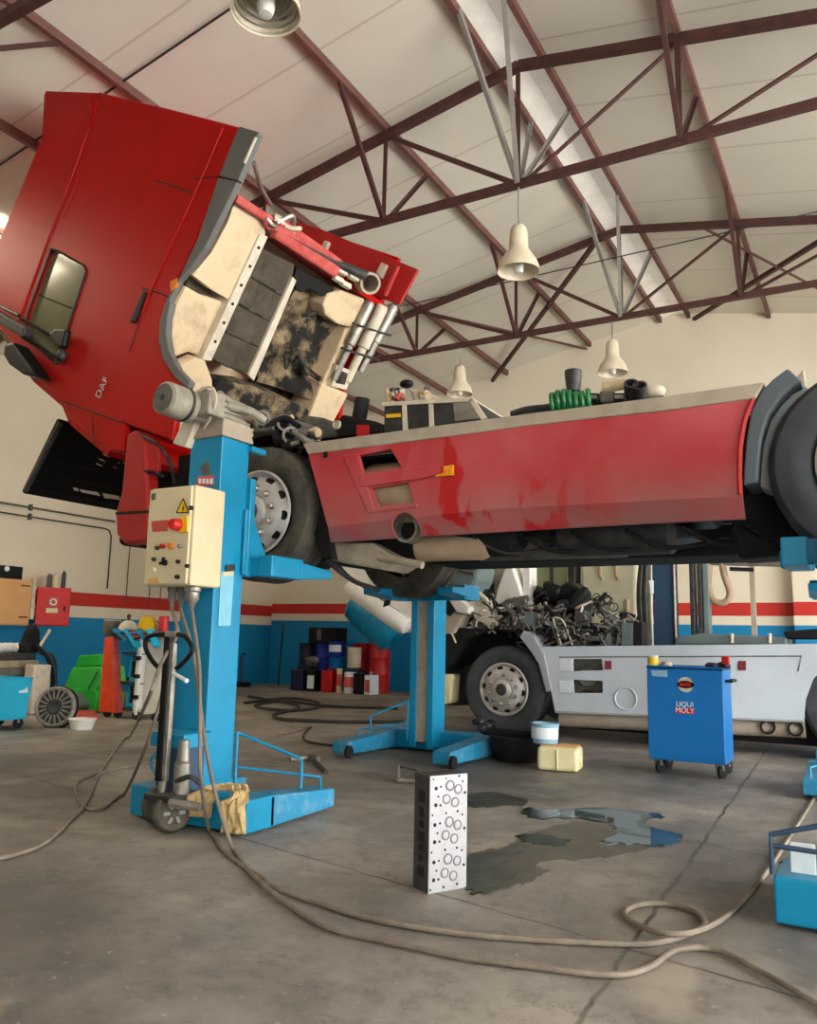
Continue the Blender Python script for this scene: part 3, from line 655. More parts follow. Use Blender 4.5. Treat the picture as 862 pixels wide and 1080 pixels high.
# grey lower edge strip and wheel-arch lip
MB().ext(pxpoly([(252, 133), (273, 139), (251, 190), (231, 185)], y=YS - .012), (0, .06, 0)).build('edge_strip', 'grey_edge', cab, bevel=.006)
MB().ext(pxpoly([(230, 187), (250, 192), (240, 212), (216, 261), (202, 280), (188, 296), (178, 318), (174, 318), (191, 288), (209, 250)], y=YS - .012), (0, .06, 0)).build('edge_strip', 'grey_edge', cab, bevel=.01)
MB().ext(pxpoly([(174, 318), (180, 318), (176, 334), (175, 352), (178, 370), (187, 388), (200, 402), (197, 409), (184, 399), (172, 380), (167, 360), (168, 340)], y=YS - .014), (0, .07, 0)).build('wheel_arch_lip', 'grey_edge', cab, bevel=.01)
MB().tube([W(258, 172, y=YS - .02), W(270, 145, y=YS - .02)], .012, 6).build('edge_light', 'white_edge', cab)
# far flank, rear wall, roof, windscreen
far = [Vector((p.x, YB + .05, p.z)) for p in S]
farp = MB().ext(far, (0, .06, 0)).build('cab_side', 'cab_red', truck)
rearx = [(1.12, .10), (1.06, 2.12), (1.02, 2.68)]
b = MB()
for (u0, w0), (u1, w1) in zip(rearx, rearx[1:]):
    b.hexa([K(u0, YS + .02, w0), K(u0, YB + .08, w0), K(u0 - .06, YB + .08, w0), K(u0 - .06, YS + .02, w0)], [K(u1, YS + .02, w1), K(u1, YB + .08, w1), K(u1 - .06, YB + .08, w1), K(u1 - .06, YS + .02, w1)])
b.build('cab_rear_wall', 'cab_red', truck)
rf = [(1.42, 2.96), (1.02, 2.70), (.45, 2.69), (-.02, 2.70), (-.45, 2.55), (-.77, 2.10), (-.97, 1.36), (-1.01, .84), (-1.10, .67), (-1.14, .08)]
roofm = ['cab_red'] * 4 + ['glass', 'glass', 'cab_red', 'cab_red', 'cab_red']
names = ['roof_panel'] * 4 + ['windscreen'] * 2 + ['front_panel'] * 3
for (u0, w0), (u1, w1), m, nm in zip(rf, rf[1:], roofm, names):
    d = Vector((u1 - u0, w1 - w0)).normalized(); n = (d.y * .05, -d.x * .05) if True else 0
    b = MB().hexa([K(u0, YS + .03, w0), K(u1, YS + .03, w1), K(u1, YB + .08, w1), K(u0, YB + .08, w0)], [K(u0 + n[0], YS + .03, w0 + n[1]), K(u1 + n[0], YS + .03, w1 + n[1]), K(u1 + n[0], YB + .08, w1 + n[1]), K(u0 + n[0], YB + .08, w0 + n[1])])
    b.build(nm, m, truck)
# ---- underside of the cab
def pan(nm, m, u0, u1, y0, y1, w, t=.03, parent=None, bev=.012):
    return MB().hexa([K(u0, y0, w), K(u1, y0, w), K(u1, y1, w), K(u0, y1, w)], [K(u0, y0, w + t), K(u1, y0, w + t), K(u1, y1, w + t), K(u0, y1, w + t)]).build(nm, m, parent or truck, bevel=bev)
fl = pan('cab_floor', 'cream', -.95, 1.08, YS + .06, YB + .06, .50)
def onp(px, py, w): return bp(px, py, w)
def slab(nm, m, pts, w, t, bev=.012, par=None):
    return MB().ext([onp(a, c, w) for a, c in pts], WW * t).build(nm, m, par or fl, bevel=bev)
# near floor pan: rear arch panel, front arch panel, and a dark slab painting the shadow between
slab('arch_panel', 'cream', [(249, 208), (276, 222), (280, 246), (262, 290), (245, 318), (224, 306), (203, 290), (222, 268), (240, 235), (256, 190)], .04, .42, .03)
slab('arch_panel', 'cream', [(196, 302), (214, 312), (245, 321), (217, 380), (200, 372), (184, 378), (179, 352), (183, 328)], .09, .40, .03)
slab('arch_shadow', 'quilt', [(200, 286), (222, 304), (226, 314), (208, 314), (196, 304)], .16, .1)
slab('floor_flange', 'white_edge', [(275, 246), (283, 250), (223, 381), (213, 380)], .02, .42, .006)
for q in range(6):
    t = .1 + q * .15; x = 279 + (218 - 279) * t; y_ = 248 + (380 - 248) * t; o = onp(x, y_, .018)
    MB().cyl(o - WW * .004, o + WW * .01, .014, 10).build('bolt_hole', 'black', fl)
slab('arch_bracket', 'cream', [(178, 374), (190, 386), (206, 378), (217, 381), (224, 400), (226, 430), (210, 436), (202, 408), (188, 400)], .0, .12, .015)
# engine tunnel: insulated cheek, pale edge, oily centre
slab('insulation_mat', 'quilt', [(277, 262), (312, 279), (309, 292), (262, 394), (240, 388), (222, 378)], .08, .30, .02)
for q in range(1, 4):
    t = q / 4; a = onp(277 + (222 - 277) * t + 3, 264 + (378 - 264) * t, .075); e = onp(311 + (262 - 311) * t - 2, 284 + (392 - 284) * t, .075)
    MB().tube([a, e], .012, 6).build('mat_seam', 'dirtdark', fl)
slab('tunnel_edge', 'white_edge', [(309, 292), (313, 296), (268, 402), (262, 396)], .05, .40, .006)
slab('tunnel_roof', 'dirtdark', [(306, 284), (352, 306), (350, 320), (362, 345), (362, 380), (330, 440), (262, 405)], .40, .05)
b = MB(); n_ = 26; q0, q1, q2, q3 = [(312, 300), (368, 338), (338, 420), (266, 402)]
rng_ = random.Random(3); bumps = [(rng_.uniform(-.1, 1.1), rng_.uniform(-.1, 1.1), rng_.uniform(.05, .2), rng_.uniform(-.10, .12)) for _ in range(40)]
gv_ = []
for i_ in range(n_ + 1):
    row = []
    for j_ in range(n_ + 1):
        s_, t_ = j_ / n_, i_ / n_
        x = (q0[0] * (1 - s_) + q1[0] * s_) * (1 - t_) + (q3[0] * (1 - s_) + q2[0] * s_) * t_; y_ = (q0[1] * (1 - s_) + q1[1] * s_) * (1 - t_) + (q3[1] * (1 - s_) + q2[1] * s_) * t_
        dz = sum(h_ * math.exp(-((s_ - a_) ** 2 + (t_ - c_) ** 2) / (r_ * r_)) for a_, c_, r_, h_ in bumps) + rng_.uniform(-.012, .012)
        row.append(b.b.verts.new(onp(x, y_, .28) - WW * max(-.2, min(.2, dz))))
    gv_.append(row)
for r0, r1 in zip(gv_, gv_[1:]):
    for j_ in range(n_): b.b.faces.new([r0[j_], r0[j_ + 1], r1[j_ + 1], r1[j_]])
b.build('tunnel_lining', 'dirt', fl, smooth=True)
for k in range(5):
    x = random.uniform(300, 345); y_ = 322 + random.uniform(0, 70)
    if x > 352 - (y_ - 330) * .28: continue
    o = onp(x, y_, .2); MB().tube(spline([o, o + Vector((random.uniform(-.12, .12), .1, random.uniform(-.12, .12))), o + Vector((random.uniform(-.2, .2), .2, random.uniform(-.2, .2)))], 4), random.uniform(.012, .03), 7).build('tunnel_hose', random.choice(['dirtdark', 'dirtdark', 'dirt']), fl, smooth=True)
slab('tunnel_opening', 'black', [(311, 291), (314, 281), (321, 286), (353, 302), (351, 311), (340, 313), (326, 305), (318, 309), (312, 306)], .10, .06)
slab('tunnel_cheek', 'cream', [(346, 310), (360, 306), (386, 316), (380, 330), (371, 346), (356, 342), (344, 333), (341, 322)], .08, .3, .02)
slab('front_crossbar', 'dirt', [(230, 402), (262, 406), (300, 420), (330, 434), (324, 446), (288, 438), (246, 428), (226, 416)], .05, .25, .03)
# far floor side with struts
slab('far_floor', 'cream', [(366, 346), (378, 344), (342, 420), (346, 440), (322, 442), (330, 428)], .10, .3, .02)
slab('far_step', 'cream', [(340, 404), (368, 416), (352, 446), (326, 440)], .02, .25, .02)
for (a, c, r, m) in (((391, 318), (352, 400), .055, 'steel'), ((404, 322), (366, 402), .065, 'white_edge'), ((416, 322), (380, 392), .06, 'steel')):
    p, q = onp(a[0], a[1], .04), onp(c[0], c[1], .04)
    MB().lathe([(.001, 0), (r * .8, 0), (r, .03), (r, (q - p).length * .55), (r * .7, (q - p).length * .56), (r * .7, (q - p).length), (.001, (q - p).length)], p, q - p, 18).build('strut_tube', m, fl, smooth=True)
slab('strut_base', 'white_edge', [(356, 385), (372, 392), (366, 412), (350, 408)], .03, .12, .01)
slab('strut_pocket', 'dirtdark', [(358, 390), (367, 394), (364, 406), (355, 404)], .02, .02, .004)
for yy in (346, 372): MB().tube([onp(372 - (yy - 346) * .45, yy - 5, -.02), onp(412 - (yy - 346) * .45, yy + 8, -.02)], .012, 6).build('strut_clip', 'dsteel', fl)
# red far lower flank seen from inside, pinkish cross member and pipe
def far_in(pts, nm, m, y=6.88, t=.04, par=None, bev=.01): return MB().ext(pxpoly(pts, y=y), (0, t, 0)).build(nm, m, par or fl, bevel=bev)
far_in([(294, 228), (335, 240), (441, 284), (421, 321), (396, 312), (352, 292), (300, 262)], 'far_flank_inner', 'in_red')
for q in ((342, 253, 347, 255), (402, 276, 408, 279)):
    far_in([(q[0], q[1]), (q[2], q[3]), (q[2] - 6, q[3] + 14), (q[0] - 6, q[1] + 12)], 'flank_bracket', 'white_edge', 6.84, .05)
MB().tube([W(420, 281, y=6.86), W(406, 312, y=6.86)], .03, 8).build('flank_rib', 'in_red', fl)
p, q = onp(286, 238, .05), onp(352, 282, .05)
MB().bar(p, q, .18, .20, up=tuple(WW)).build('rear_cross_member', 'pink', fl, bevel=.03)
p, q = onp(282, 222, .0), onp(300, 240, .0)
MB().bar(onp(246, 208, .02), onp(284, 232, .02), .07, .1, up=tuple(WW)).build('rear_cross_member', 'pink', fl, bevel=.02)
for k in range(9):
    o = onp(276 + random.uniform(0, 20), 226 + random.uniform(0, 14), -.02)
    MB().tube(spline([o, o + Vector((random.uniform(-.1, .1), .1, random.uniform(-.05, .1))), o + Vector((random.uniform(-.1, .1), .2, random.uniform(-.1, .1)))], 4), .02, 6).build('lock_part', random.choice(['steel', 'white_edge', 'dsteel', 'pink']), fl, smooth=True)
MB().tube([onp(296, 244, -.02), onp(352, 276, -.02), onp(384, 290, -.05)], [.03, .035, .05], 10).build('intake_pipe', 'dsteel', fl, smooth=True)
o = onp(391, 299, -.10)
MB().lathe([(.09, .35), (.105, .3), (.105, 0), (.082, 0), (.082, .3), (.001, .3)], o, (-.55, .35, .35), 28).build('intake_mouth', 'greyrail', fl, smooth=True)
for (x, y_) in ((352, 292), (360, 298), (368, 290), (356, 284)):
    MB().bar(onp(x, y_, -.02), onp(x + 9, y_ + 5, -.02), .05, .05).build('hinge_lug', 'white_edge', fl, bevel=.008)
MB().tube([W(268, 172, y=4.5), W(276, 200, y=4.9), W(285, 215, y=5.2)], .02, 8).build('gas_strut', 'steel', fl)
# ---- opened grille flap
a, e = W(63, 443, y=4.55), W(25, 521, y=4.55)
dv = (e - a); nv = Vector((dv.z, 0, -dv.x)).normalized()
fp = [a, e, Vector((e.x, 6.75, e.z)), Vector((a.x, 6.75, a.z))]
flap = MB().ext(fp, nv * .05).build('grille_flap', 'black', truck, bevel=.015)
def onflap(px, py, k=.0):
    v = Vector((px - CX, -(py - CY), -F)); d = Vector((RX.dot(v), RY.dot(v), RZ.dot(v))); t = (a + nv * (.05 + k) - CAM).dot(nv) / d.dot(nv); return CAM + d * t
sgn = 1 if nv.dot(CAM - a) > 0 else -1
if sgn < 0: nv = -nv; a = a - nv * .05
for pts in ([(84, 516), (103, 519), (106, 523), (86, 519)], [(108, 520), (125, 523), (127, 527), (110, 525)], [(77, 514), (82, 515), (83, 518), (78, 517)]):
    MB().ext([onflap(*q, k=.002) for q in pts], nv * .004).build('vent_slot', 'shade', flap)
for (x, y_, s) in ((111, 480, 1), (107, 485, 1), (104, 490, 1), (127, 483, .5), (125, 488, .5), (121, 493, .5), (131, 488, .5)):
    MB().ext([onflap(x + q[0] * s, y_ + q[1] * s, k=.002) for q in ((-3, -2), (3, .5), (4, 2), (-2, 0))], nv * .004).build('vent_slot', 'shade', flap)
for (p0, p1) in (((48, 500), (130, 514)), ((40, 516), (124, 532)), ((52, 486), (110, 496))):
    MB().tube([onflap(*p0, k=.004), onflap(*p1, k=.004)], .018, 8).build('flap_rib', 'frame_black', flap, smooth=True)
MB().tube([onflap(64, 446, .006), onflap(27, 518, .006)], .022, 8).build('flap_edge', 'dsteel', flap, smooth=True)
# ---- mirrors
mr = MB().ext([W(*q, y=4.2) for q in [(4, 362), (14, 360), (34, 388), (40, 398), (22, 394), (8, 384), (2, 374)]], (0, .16, 0)).build('mirror', 'black', truck, bevel=.03, seg=3)
MB().bar(W(-12, 328, y=4.2), W(30, 352, y=4.22), .10, .10).build('mirror_arm', 'dsteel', mr, bevel=.02)
MB().ext(pxpoly([(50, 352), (58, 346), (70, 347), (66, 366), (60, 366)], y=4.3), (0, .06, 0)).build('mirror_base', 'black', mr, bevel=.02)
MB().ball(W(65, 375, y=4.34), .05, (1, .8, 1.1)).build('mirror_joint', 'dsteel', mr, smooth=True)
for p0, p1 in (((22, 336), (52, 353)), ((24, 356), (62, 378)), ((20, 333), (-6, 320))):
    MB().tube([W(*p0, y=4.28), W(*p1, y=4.32)], .016, 8).build('mirror_rod', 'black', mr, smooth=True)
# ================================================================== mobile column lifts
def depth(p): d = Vector(p) - CAM; return -(Vector((RX.z, RY.z, RZ.z)).dot(d))
def lift(label, loc, rz=0., px=(-.29, -.03), xl=-.44, xr=.43, leg=.82, fork=(.12, -.80), H=2.25):
    t = thing('vehicle_lift', label, 'vehicle lift', loc, rz, 'blue mobile column lifts around the red truck')
    B = lambda nm, b, m, bev=.008, par=t, sm=False: b.build(nm, m, par, world=False, bevel=bev, smooth=sm)
    a, c = px
    post = MB(); y0, y1 = .15, .40; th = .03
    post.ext([(x, y, .05) for x, y in ((a, y0), (c, y0), (c, y1), (c - .07, y1), (c - .07, y1 - .02), (c - th, y1 - .02), (c - th, y0 + th), (a + th, y0 + th), (a + th, y1 - .02), (a + .07, y1 - .02), (a + .07, y1), (a, y1))], (0, 0, H - .05))
    B('post', post, 'lift_blue', .006)
    B('guide_rail', MB().box(a + .035, c - .035, y1 - .10, y1 - .03, .10, H - .02), 'greyrail', .004)
    base = MB(); base.hexa([(xl, 0, .015), (xr, 0, .015), (xr, .24, .015), (xl, .24, .015)], [(xl, 0, .185), (xr, 0, .185), (xr, .24, .185), (xl, .24, .185)])
    B('base_beam', base, 'lift_blue', .01)
    for x0, x1 in ((xl, xl + .17), (xr - .17, xr)):
        lg = MB().hexa([(x0, .2, .015), (x1, .2, .015), (x1, leg, .03), (x0, leg, .03)], [(x0, .2, .185), (x1, .2, .185), (x1, leg, .135), (x0, leg, .135)])
        l = B('leg', lg, 'base_blue', .01)
        w = MB().lathe([(.001, 0), (.05, 0), (.055, .005), (.055, .03), (.05, .035), (.001, .035)], ((x0 - .037) if x0 < 0 else x0 - .02, leg - .01, .055), (1, 0, 0), 20)
        B('roller', w, 'frame_black', 0, l, True)
    # carriage and forks
    z0 = H - .84
    car = MB().box(a - .03, c + .03, y1, y1 + .05, z0, z0 + .62)
    car.ext([(c + .002, y1 - .03, z0 + .01), (c + .002, y1 + .20, z0 + .01), (c + .002, y1 + .20, z0 + .12), (c + .002, y1 + .02, z0 + .42), (c + .002, y1 - .03, z0 + .42)], (.025, 0, 0))
    cr = B('carriage', car, 'lift_blue', .006)
    for f in fork:
        fk = MB().box(f - .05, f + .06, y1 + .02, .74, z0, z0 + .13)
        fk.hexa([(f - .08, .70, z0 + .015), (f + .07, .70, z0 + .0), (f + .05, 1.08, z0 + .03), (f - .10, 1.08, z0 + .04)], [(f - .08, .70, z0 + .10), (f + .07, .70, z0 + .11), (f + .05, 1.08, z0 + .085), (f - .10, 1.08, z0 + .09)])
        fk.box(min(f, a), max(f, c), y1 + .028, y1 + .07, z0 + .004, z0 + .12)
        B('fork', fk, 'lift_blue', .008, cr)
    # bent release rod on the outer leg
    rod = MB()
    x = c + .012; x2 = xr - .09
    rod.tube([(x, y1 + .012, .47), (x + .02, y1 + .03, .46), (x2 - .02, .58, .335), (x2, .59, .32), (x2, .59, .16)], .009, 8)
    rod.tube([(x, y1 + .012, .12), (x, y1 + .012, .475)], .011, 8)
    rod.tube([(x, y1 + .015, .27), (x2 + .02, .70, .215), (x2 + .04, .73, .21), (x2 + .04, .74, .14)], .008, 8)
    B('release_rod', rod, 'lift_blue', 0)
    return t
lift_near = lift('near left blue column lift carrying the beige control box, beside the front wheel', (-3.37, 3.5, 0))
lift_far = lift('far blue column lift behind the cylinder head, its grey rail facing the viewer', (-3.70, 7.30, 0), PI, (-.07, .18), -.60, .58, 1.08, (.25, -.5), 2.25)
lift_right = lift('blue column lift at the right edge of the photo, holding the rear wheel, nearer one', (.06, 3.57, 0), 0, (-.2, .06), -.455, .43, .6, (-.36, .4), 2.25)
lift_farr = lift('pale blue column lift foot at the far right, beyond the hose end', (.02, 7.38, 0), PI, (-.07, .18), -.60, .53, .82, (.36, -.4), 2.25)
# -------- extras of the near left column
t = lift_near
yb = 3.65
# top: gearbox plinth, ribs, motor
pl = MB().hexa([(-3.68, 3.63, 2.25), (-3.38, 3.63, 2.25), (-3.38, 3.92, 2.25), (-3.68, 3.92, 2.25)], [(-3.66, 3.65, 2.37), (-3.40, 3.65, 2.37), (-3.40, 3.90, 2.37), (-3.66, 3.90, 2.37)]).build('gearbox_plinth', 'greyrail', t, bevel=.01)
MB().box(-3.40, -3.36, 3.88, 4.02, 2.20, 2.235).build('top_lug', 'lift_blue', t, bevel=.005)
gb = MB().box(-3.63, -3.43, 3.67, 3.90, 2.37, 2.52).build('gearbox', 'motor', t, bevel=.02)
for q in range(4): MB().box(-3.645, -3.415, 3.655, 3.915, 2.375 + q * .035, 2.39 + q * .035).build('gearbox_rib', 'motor', gb, bevel=.004)
mo = W(172, 419, y=3.28); mo2 = Vector((mo.x + .02, 3.72, mo.z - .01))
mt = MB().lathe([(.001, 0), (.085, .0), (.10, .012), (.10, .20), (.09, .21), (.075, .22), (.075, .36), (.001, .36)], mo, mo2 - mo, 32).build('motor', 'motor', t, smooth=True)
MB().lathe([(.001, -.004), (.082, -.003), (.082, .01)], mo, mo2 - mo, 28).build('fan_cover', 'grime', mt, smooth=True)
MB().lathe([(.001, -.008), (.02, -.007), (.02, .0)], mo, mo2 - mo, 14).build('fan_hub', 'dsteel', mt)
MB().lathe([(.102, .14), (.106, .14), (.106, .16), (.102, .16)], mo, mo2 - mo, 32).build('motor_band', 'dsteel', mt, smooth=True)
mid = mo + (mo2 - mo) * .55
MB().box(mid.x + .03, mid.x + .16, mid.y - .04, mid.y + .10, mid.z - .06, mid.z + .09).build('terminal_box', 'motor', mt, bevel=.012)
MB().ext(pxpoly([(196, 438), (208, 440), (196, 472), (181, 468)], y=3.6), (0, .06, 0)).build('motor_bracket', 'white_edge', mt, bevel=.01)
MB().tube(spline([W(206, 414, y=3.5), W(222, 408, y=3.5), W(228, 420, y=3.5), W(222, 440, y=3.55), W(215, 452, y=3.6)], 6), .008, 8).build('motor_cable', 'white_edge', mt, smooth=True)
for q in range(12):
    o = W(random.uniform(205, 262), random.uniform(414, 444), y=random.uniform(3.75, 3.9))
    if o.z < 2.38: o.z = 2.40
    MB().lathe([(.001, 0), (.02, 0), (.025, .01), (.025, .06), (.001, .065)], o, (random.uniform(-1, 1), -1, random.uniform(-.3, .8)), 12).build('pipe_fitting', random.choice(['motor', 'motor', 'steel', 'dsteel']), gb, smooth=True)
MB().tube(spline([(-3.44, 3.72, 2.46), (-3.36, 3.82, 2.45), (-3.30, 3.92, 2.40)], 6), .028, 12).build('ribbed_hose', 'motor', gb, smooth=True)
# control box
bx = MB().box(-3.705, -3.345, 3.40, 3.648, 1.322, 1.90).build('control_box', 'beige', t, bevel=.012)
yf = 3.397
MB().box(-3.70, -3.365, yf - .012, yf + .004, 1.33, 1.892).build('box_door', 'beige', bx, bevel=.006)
yf -= .013
def bxp(*pts): return [W(a, c, y=yf) for a, c in pts]
tr = bxp((193.5, 526), (199.5, 540.5), (186.5, 541))
MB().ext(tr, (0, -.002, 0)).build('warning_sign', 'yellow', bx)
ed = MB(); 
for p, q in zip(tr, tr[1:] + tr[:1]): ed.bar(p + Vector((0, -.002, 0)), q + Vector((0, -.002, 0)), .006, .003, up=(0, 1, 0))
ed.build('warning_border', 'black', bx)
c0 = W(193.2, 536.5, y=yf - .003)
MB().ext([c0 + Vector((a, 0, c)) for a, c in ((.004, .024), (-.008, -.002), (-.001, 0), (-.004, -.022), (.009, .004), (.002, .002))], (0, -.002, 0)).build('bolt_symbol', 'black', bx)
MB().ext(bxp((191, 546), (199, 544), (199, 561), (190, 563)), (0, -.012, 0)).build('switch_plate', 'yellow', bx, bevel=.004)
MB().lathe([(.001, .055), (.025, .055), (.032, .045), (.034, .01), (.036, 0)], W(188, 553.5, y=yf - .012), (0, -1, 0), 24).build('main_switch', 'red', bx, smooth=True)
MB().ext(bxp((160, 550), (178, 548), (177, 560), (161, 561)), (0, -.002, 0)).build('red_label', 'labelred', bx)
MB().ext(bxp((160, 521), (164.5, 520), (164, 527), (160, 528)), (0, -.002, 0)).build('worn_sticker', 'grime', bx)
MB().ext(bxp((200, 533.5), (204.5, 533.5), (204.5, 538), (200, 538)), (0, -.008, 0)).build('door_lock', 'dsteel', bx)
for (x, y_, r, m) in ((167, 578, .012, 'dsteel'), (172.5, 576, .015, 'drum_red'), (181, 576, .020, 'orange'), (191, 576, .012, 'steel'), (163.5, 590, .012, 'dsteel'), (189, 592.5, .012, 'black'), (198.5, 597, .012, 'black'), (188, 608.5, .013, 'black'), (163.5, 601, .012, 'beige')):
    MB().lathe([(.001, .02), (r * .8, .02), (r, .014), (r, 0)], W(x, y_, y=yf), (0, -1, 0), 18).build('push_button', m, bx, smooth=True)
s_ = W(174.5, 593.5, y=yf)
MB().lathe([(.018, 0), (.018, .012), (.001, .012)], s_, (0, -1, 0), 18).bar(s_ + Vector((-.025, -.02, -.006)), s_ + Vector((.025, -.02, .004)), .014, .012, up=(0, 1, 0)).bar(s_ + Vector((0, -.02, 0)), s_ + Vector((.004, -.02, .03)), .014, .012, up=(0, 1, 0)).build('selector_switch', 'black', bx)
MB().ext(bxp((157, 611), (167, 608), (168, 615), (156, 616)), (0, -.002, 0)).build('type_label', 'wood', bx)
for x, r, m in ((-3.60, .030, 'grime'), (-3.53, .028, 'grime'), (-3.44, .05, 'steel')):
    MB().lathe([(r, .06), (r, 0), (r * .8, -.01), (r * .8, -.05), (r * .5, -.07), (.012, -.10), (.001, -.10)], (x, 3.52, 1.30), (0, 0, 1), 18).build('cable_gland', m, bx, smooth=True)
# stickers on the column face
ys = yb - .004
MB().ext(pxpoly([(208, 503), (225, 501), (225, 512), (207, 513)], y=ys), (0, .003, 0)).build('maker_label', 'labelred', t)
MB().ext(pxpoly([(212, 492), (217, 487), (221, 488), (222, 500), (212, 501)], y=ys), (0, .003, 0)).build('sticker', 'grime', t)
for q in range(4): MB().ext(pxpoly([(209.5 + q * 4, 505), (212 + q * 4, 504.7), (212 + q * 4, 510), (209.5 + q * 4, 510.4)], y=ys - .002), (0, .003, 0)).build('label_letter', 'paper', t)
xs = -3.396
MB().ext([W(*q, x=xs) for q in [(233, 603), (247, 602), (243, 660), (230, 660)]], (.002, 0, 0)).build('document_sleeve', mat('clear_sleeve', (130, 196, 218), .25), t)
MB().ext([W(*q, x=xs + .003) for q in [(235, 603), (246, 602.5), (245.5, 607), (235, 607.5)]], (.003, 0, 0)).build('sleeve_clip', 'beige', t)
MB().ext([W(*q, x=xs + .003) for q in [(238, 596), (247, 595), (247, 602), (238, 603)]], (.008, 0, 0)).build('buckle', 'dsteel', t)
# housing in front of the post and drive unit
hb = MB().box(-3.60, -3.40, 3.48, 3.66, .17, .44).build('pump_housing', 'dark_blue', t, bevel=.01)
MB().box(-3.62, -3.36, 3.44, 3.67, .42, .50).build('housing_lid', 'lift_blue', hb, bevel=.008)
# hydraulic tiller
tc = W(176, 760, y=3.36)
sh = MB().box(tc.x - .035, tc.x + .01, 3.33, 3.37, .26, 1.04).build('tiller', 'black', t, bevel=.006)
MB().box(tc.x + .012, tc.x + .04, 3.335, 3.365, .26, 1.0).build('tiller_channel', 'steel', sh, bevel=.004)
hp = [W(*q, y=3.34) for q in ((167, 704), (160, 696), (153.5, 683), (155, 673), (165, 669), (180, 668.5), (194, 671), (202, 681), (201, 690), (190, 702), (186, 705))]
MB().tube(spline(hp, 5), .013, 10).build('tiller_grip', 'black', sh, smooth=True)
MB().box(tc.x - .03, tc.x + .06, 3.325, 3.375, 1.03, 1.065).build('grip_joint', 'steel', sh, bevel=.01)
MB().tube([(tc.x + .02, 3.35, .84), (tc.x + .16, 3.33, .80)], .012, 8).build('release_lever', 'paper', sh)
MB().lathe([(.001, 0), (.045, 0), (.045, .16), (.035, .17), (.03, .28), (.001, .28)], (tc.x + .10, 3.40, .20), (0, 0, 1), 20).build('pump_cylinder', 'steel', t, smooth=True)
MB().lathe([(.001, 0), (.022, 0), (.022, .32), (.001, .32)], (tc.x - .01, 3.37, .18), (0, 0, 1), 14).build('ram', 'steel', t, smooth=True)
MB().box(tc.x - .08, tc.x + .14, 3.30, 3.52, .16, .20).build('bogie_plate', 'dsteel', t, bevel=.01)
MB().tube([(tc.x + .12, 3.30, .17), (tc.x + .28, 3.36, .155)], .022, 10).build('axle_pin', 'steel', t)
MB().tube(spline([(tc.x - .12, 3.5, .2), (tc.x - .16, 3.42, .32), (tc.x - .10, 3.40, .40), (tc.x - .03, 3.38, .42)], 5), .01, 8).build('pedal_rod', 'base_blue', t)
MB().tube(spline([(tc.x + .1, 3.36, .27), (tc.x + .2, 3.36, .30), (tc.x + .24, 3.4, .26)], 5), .014, 8).build('valve_lever', 'dsteel', t)
wa = Vector((.9, -.44, 0)).normalized()
w1 = W(184, 858, y=3.36); w1.z = .105
for q, off in ((0, 0), (1, -.2)):
    o = w1 + wa * off
    w = MB().lathe([(.06, 0), (.088, .0), (.102, -.012), (.105, -.02), (.105, -.05), (.098, -.06), (.06, -.06)], o, wa, 36).build('steering_wheel_roller' if 0 else 'caster_wheel', 'rubber', t, smooth=True)
    MB().lathe([(.062, .002), (.05, -.008), (.028, -.006), (.02, .006), (.001, .006)], o, wa, 28).build('wheel_hub', 'grime', w, smooth=True)
    e1 = wa.cross(Vector((0, 0, 1)))
    for k in range(6):
        a_ = 2 * PI * k / 6; d = e1 * math.cos(a_) + Vector((0, 0, 1)) * math.sin(a_)
        MB().bar(o + d * .024 + wa * .002, o + d * .058 + wa * .002, .018, .008, up=tuple(wa)).build('spoke', 'steel', w)
# -------- rag on the base
rg = [(217, 857), (223, 846), (234, 841), (246, 838), (258, 842), (263, 852), (262, 866), (260, 880)]
pts = []
b = MB()
rows = 14
base_pts = spline([(-3.22, 3.46, .08), (-3.21, 3.47, .19), (-3.15, 3.53, .215), (-3.07, 3.56, .215), (-3.0, 3.52, .215), (-2.98, 3.475, .19), (-2.985, 3.46, .03)], 5)
vs = []
for i, p in enumerate(base_pts):
    row = []
    for j in range(rows):
        s = j / (rows - 1) - .5
        wv = .02 * math.sin(j * 1.9 + i * .35) + .012 * math.sin(j * 3.1 + i)
        q = Vector(p) + Vector((s * .02 + .01 * math.sin(i * .9), s * .11 * (1 if 3 < i < 26 else .3), 0))
        if i < 6 or i > 24: q += Vector((s * .10, -abs(wv) - .004, 0))
        else: q += Vector((0, 0, abs(wv)))
        row.append(b.b.verts.new(q))
    vs.append(row)
for r0, r1 in zip(vs, vs[1:]):
    for j in range(rows - 1): b.b.faces.new([r0[j], r0[j + 1], r1[j + 1], r1[j]])
ro = b.build('rag', 'rag', None, smooth=True)
sd = ro.modifiers.new('t', 'SOLIDIFY'); sd.thickness = .008
tag(ro, 'crumpled beige cotton rag draped over the base of the near blue lift', 'rag')
# small paper holder on the right lift base
MB().ext([(-.34, 3.66, .186), (-.25, 3.66, .186), (-.25, 3.66, .30), (-.34, 3.66, .30)], (0, .012, 0)).build('document_plate', 'paper', lift_right, bevel=.004)
rd = MB(); rd.tube([(-.40, 3.60, .185), (-.40, 3.60, .33), (-.1, 3.62, .42)], .011, 8); rd.tube([(-.40, 3.6, .29), (.1, 3.6, .28)], .01, 8); rd.build('release_rod', 'dark_blue', lift_right)
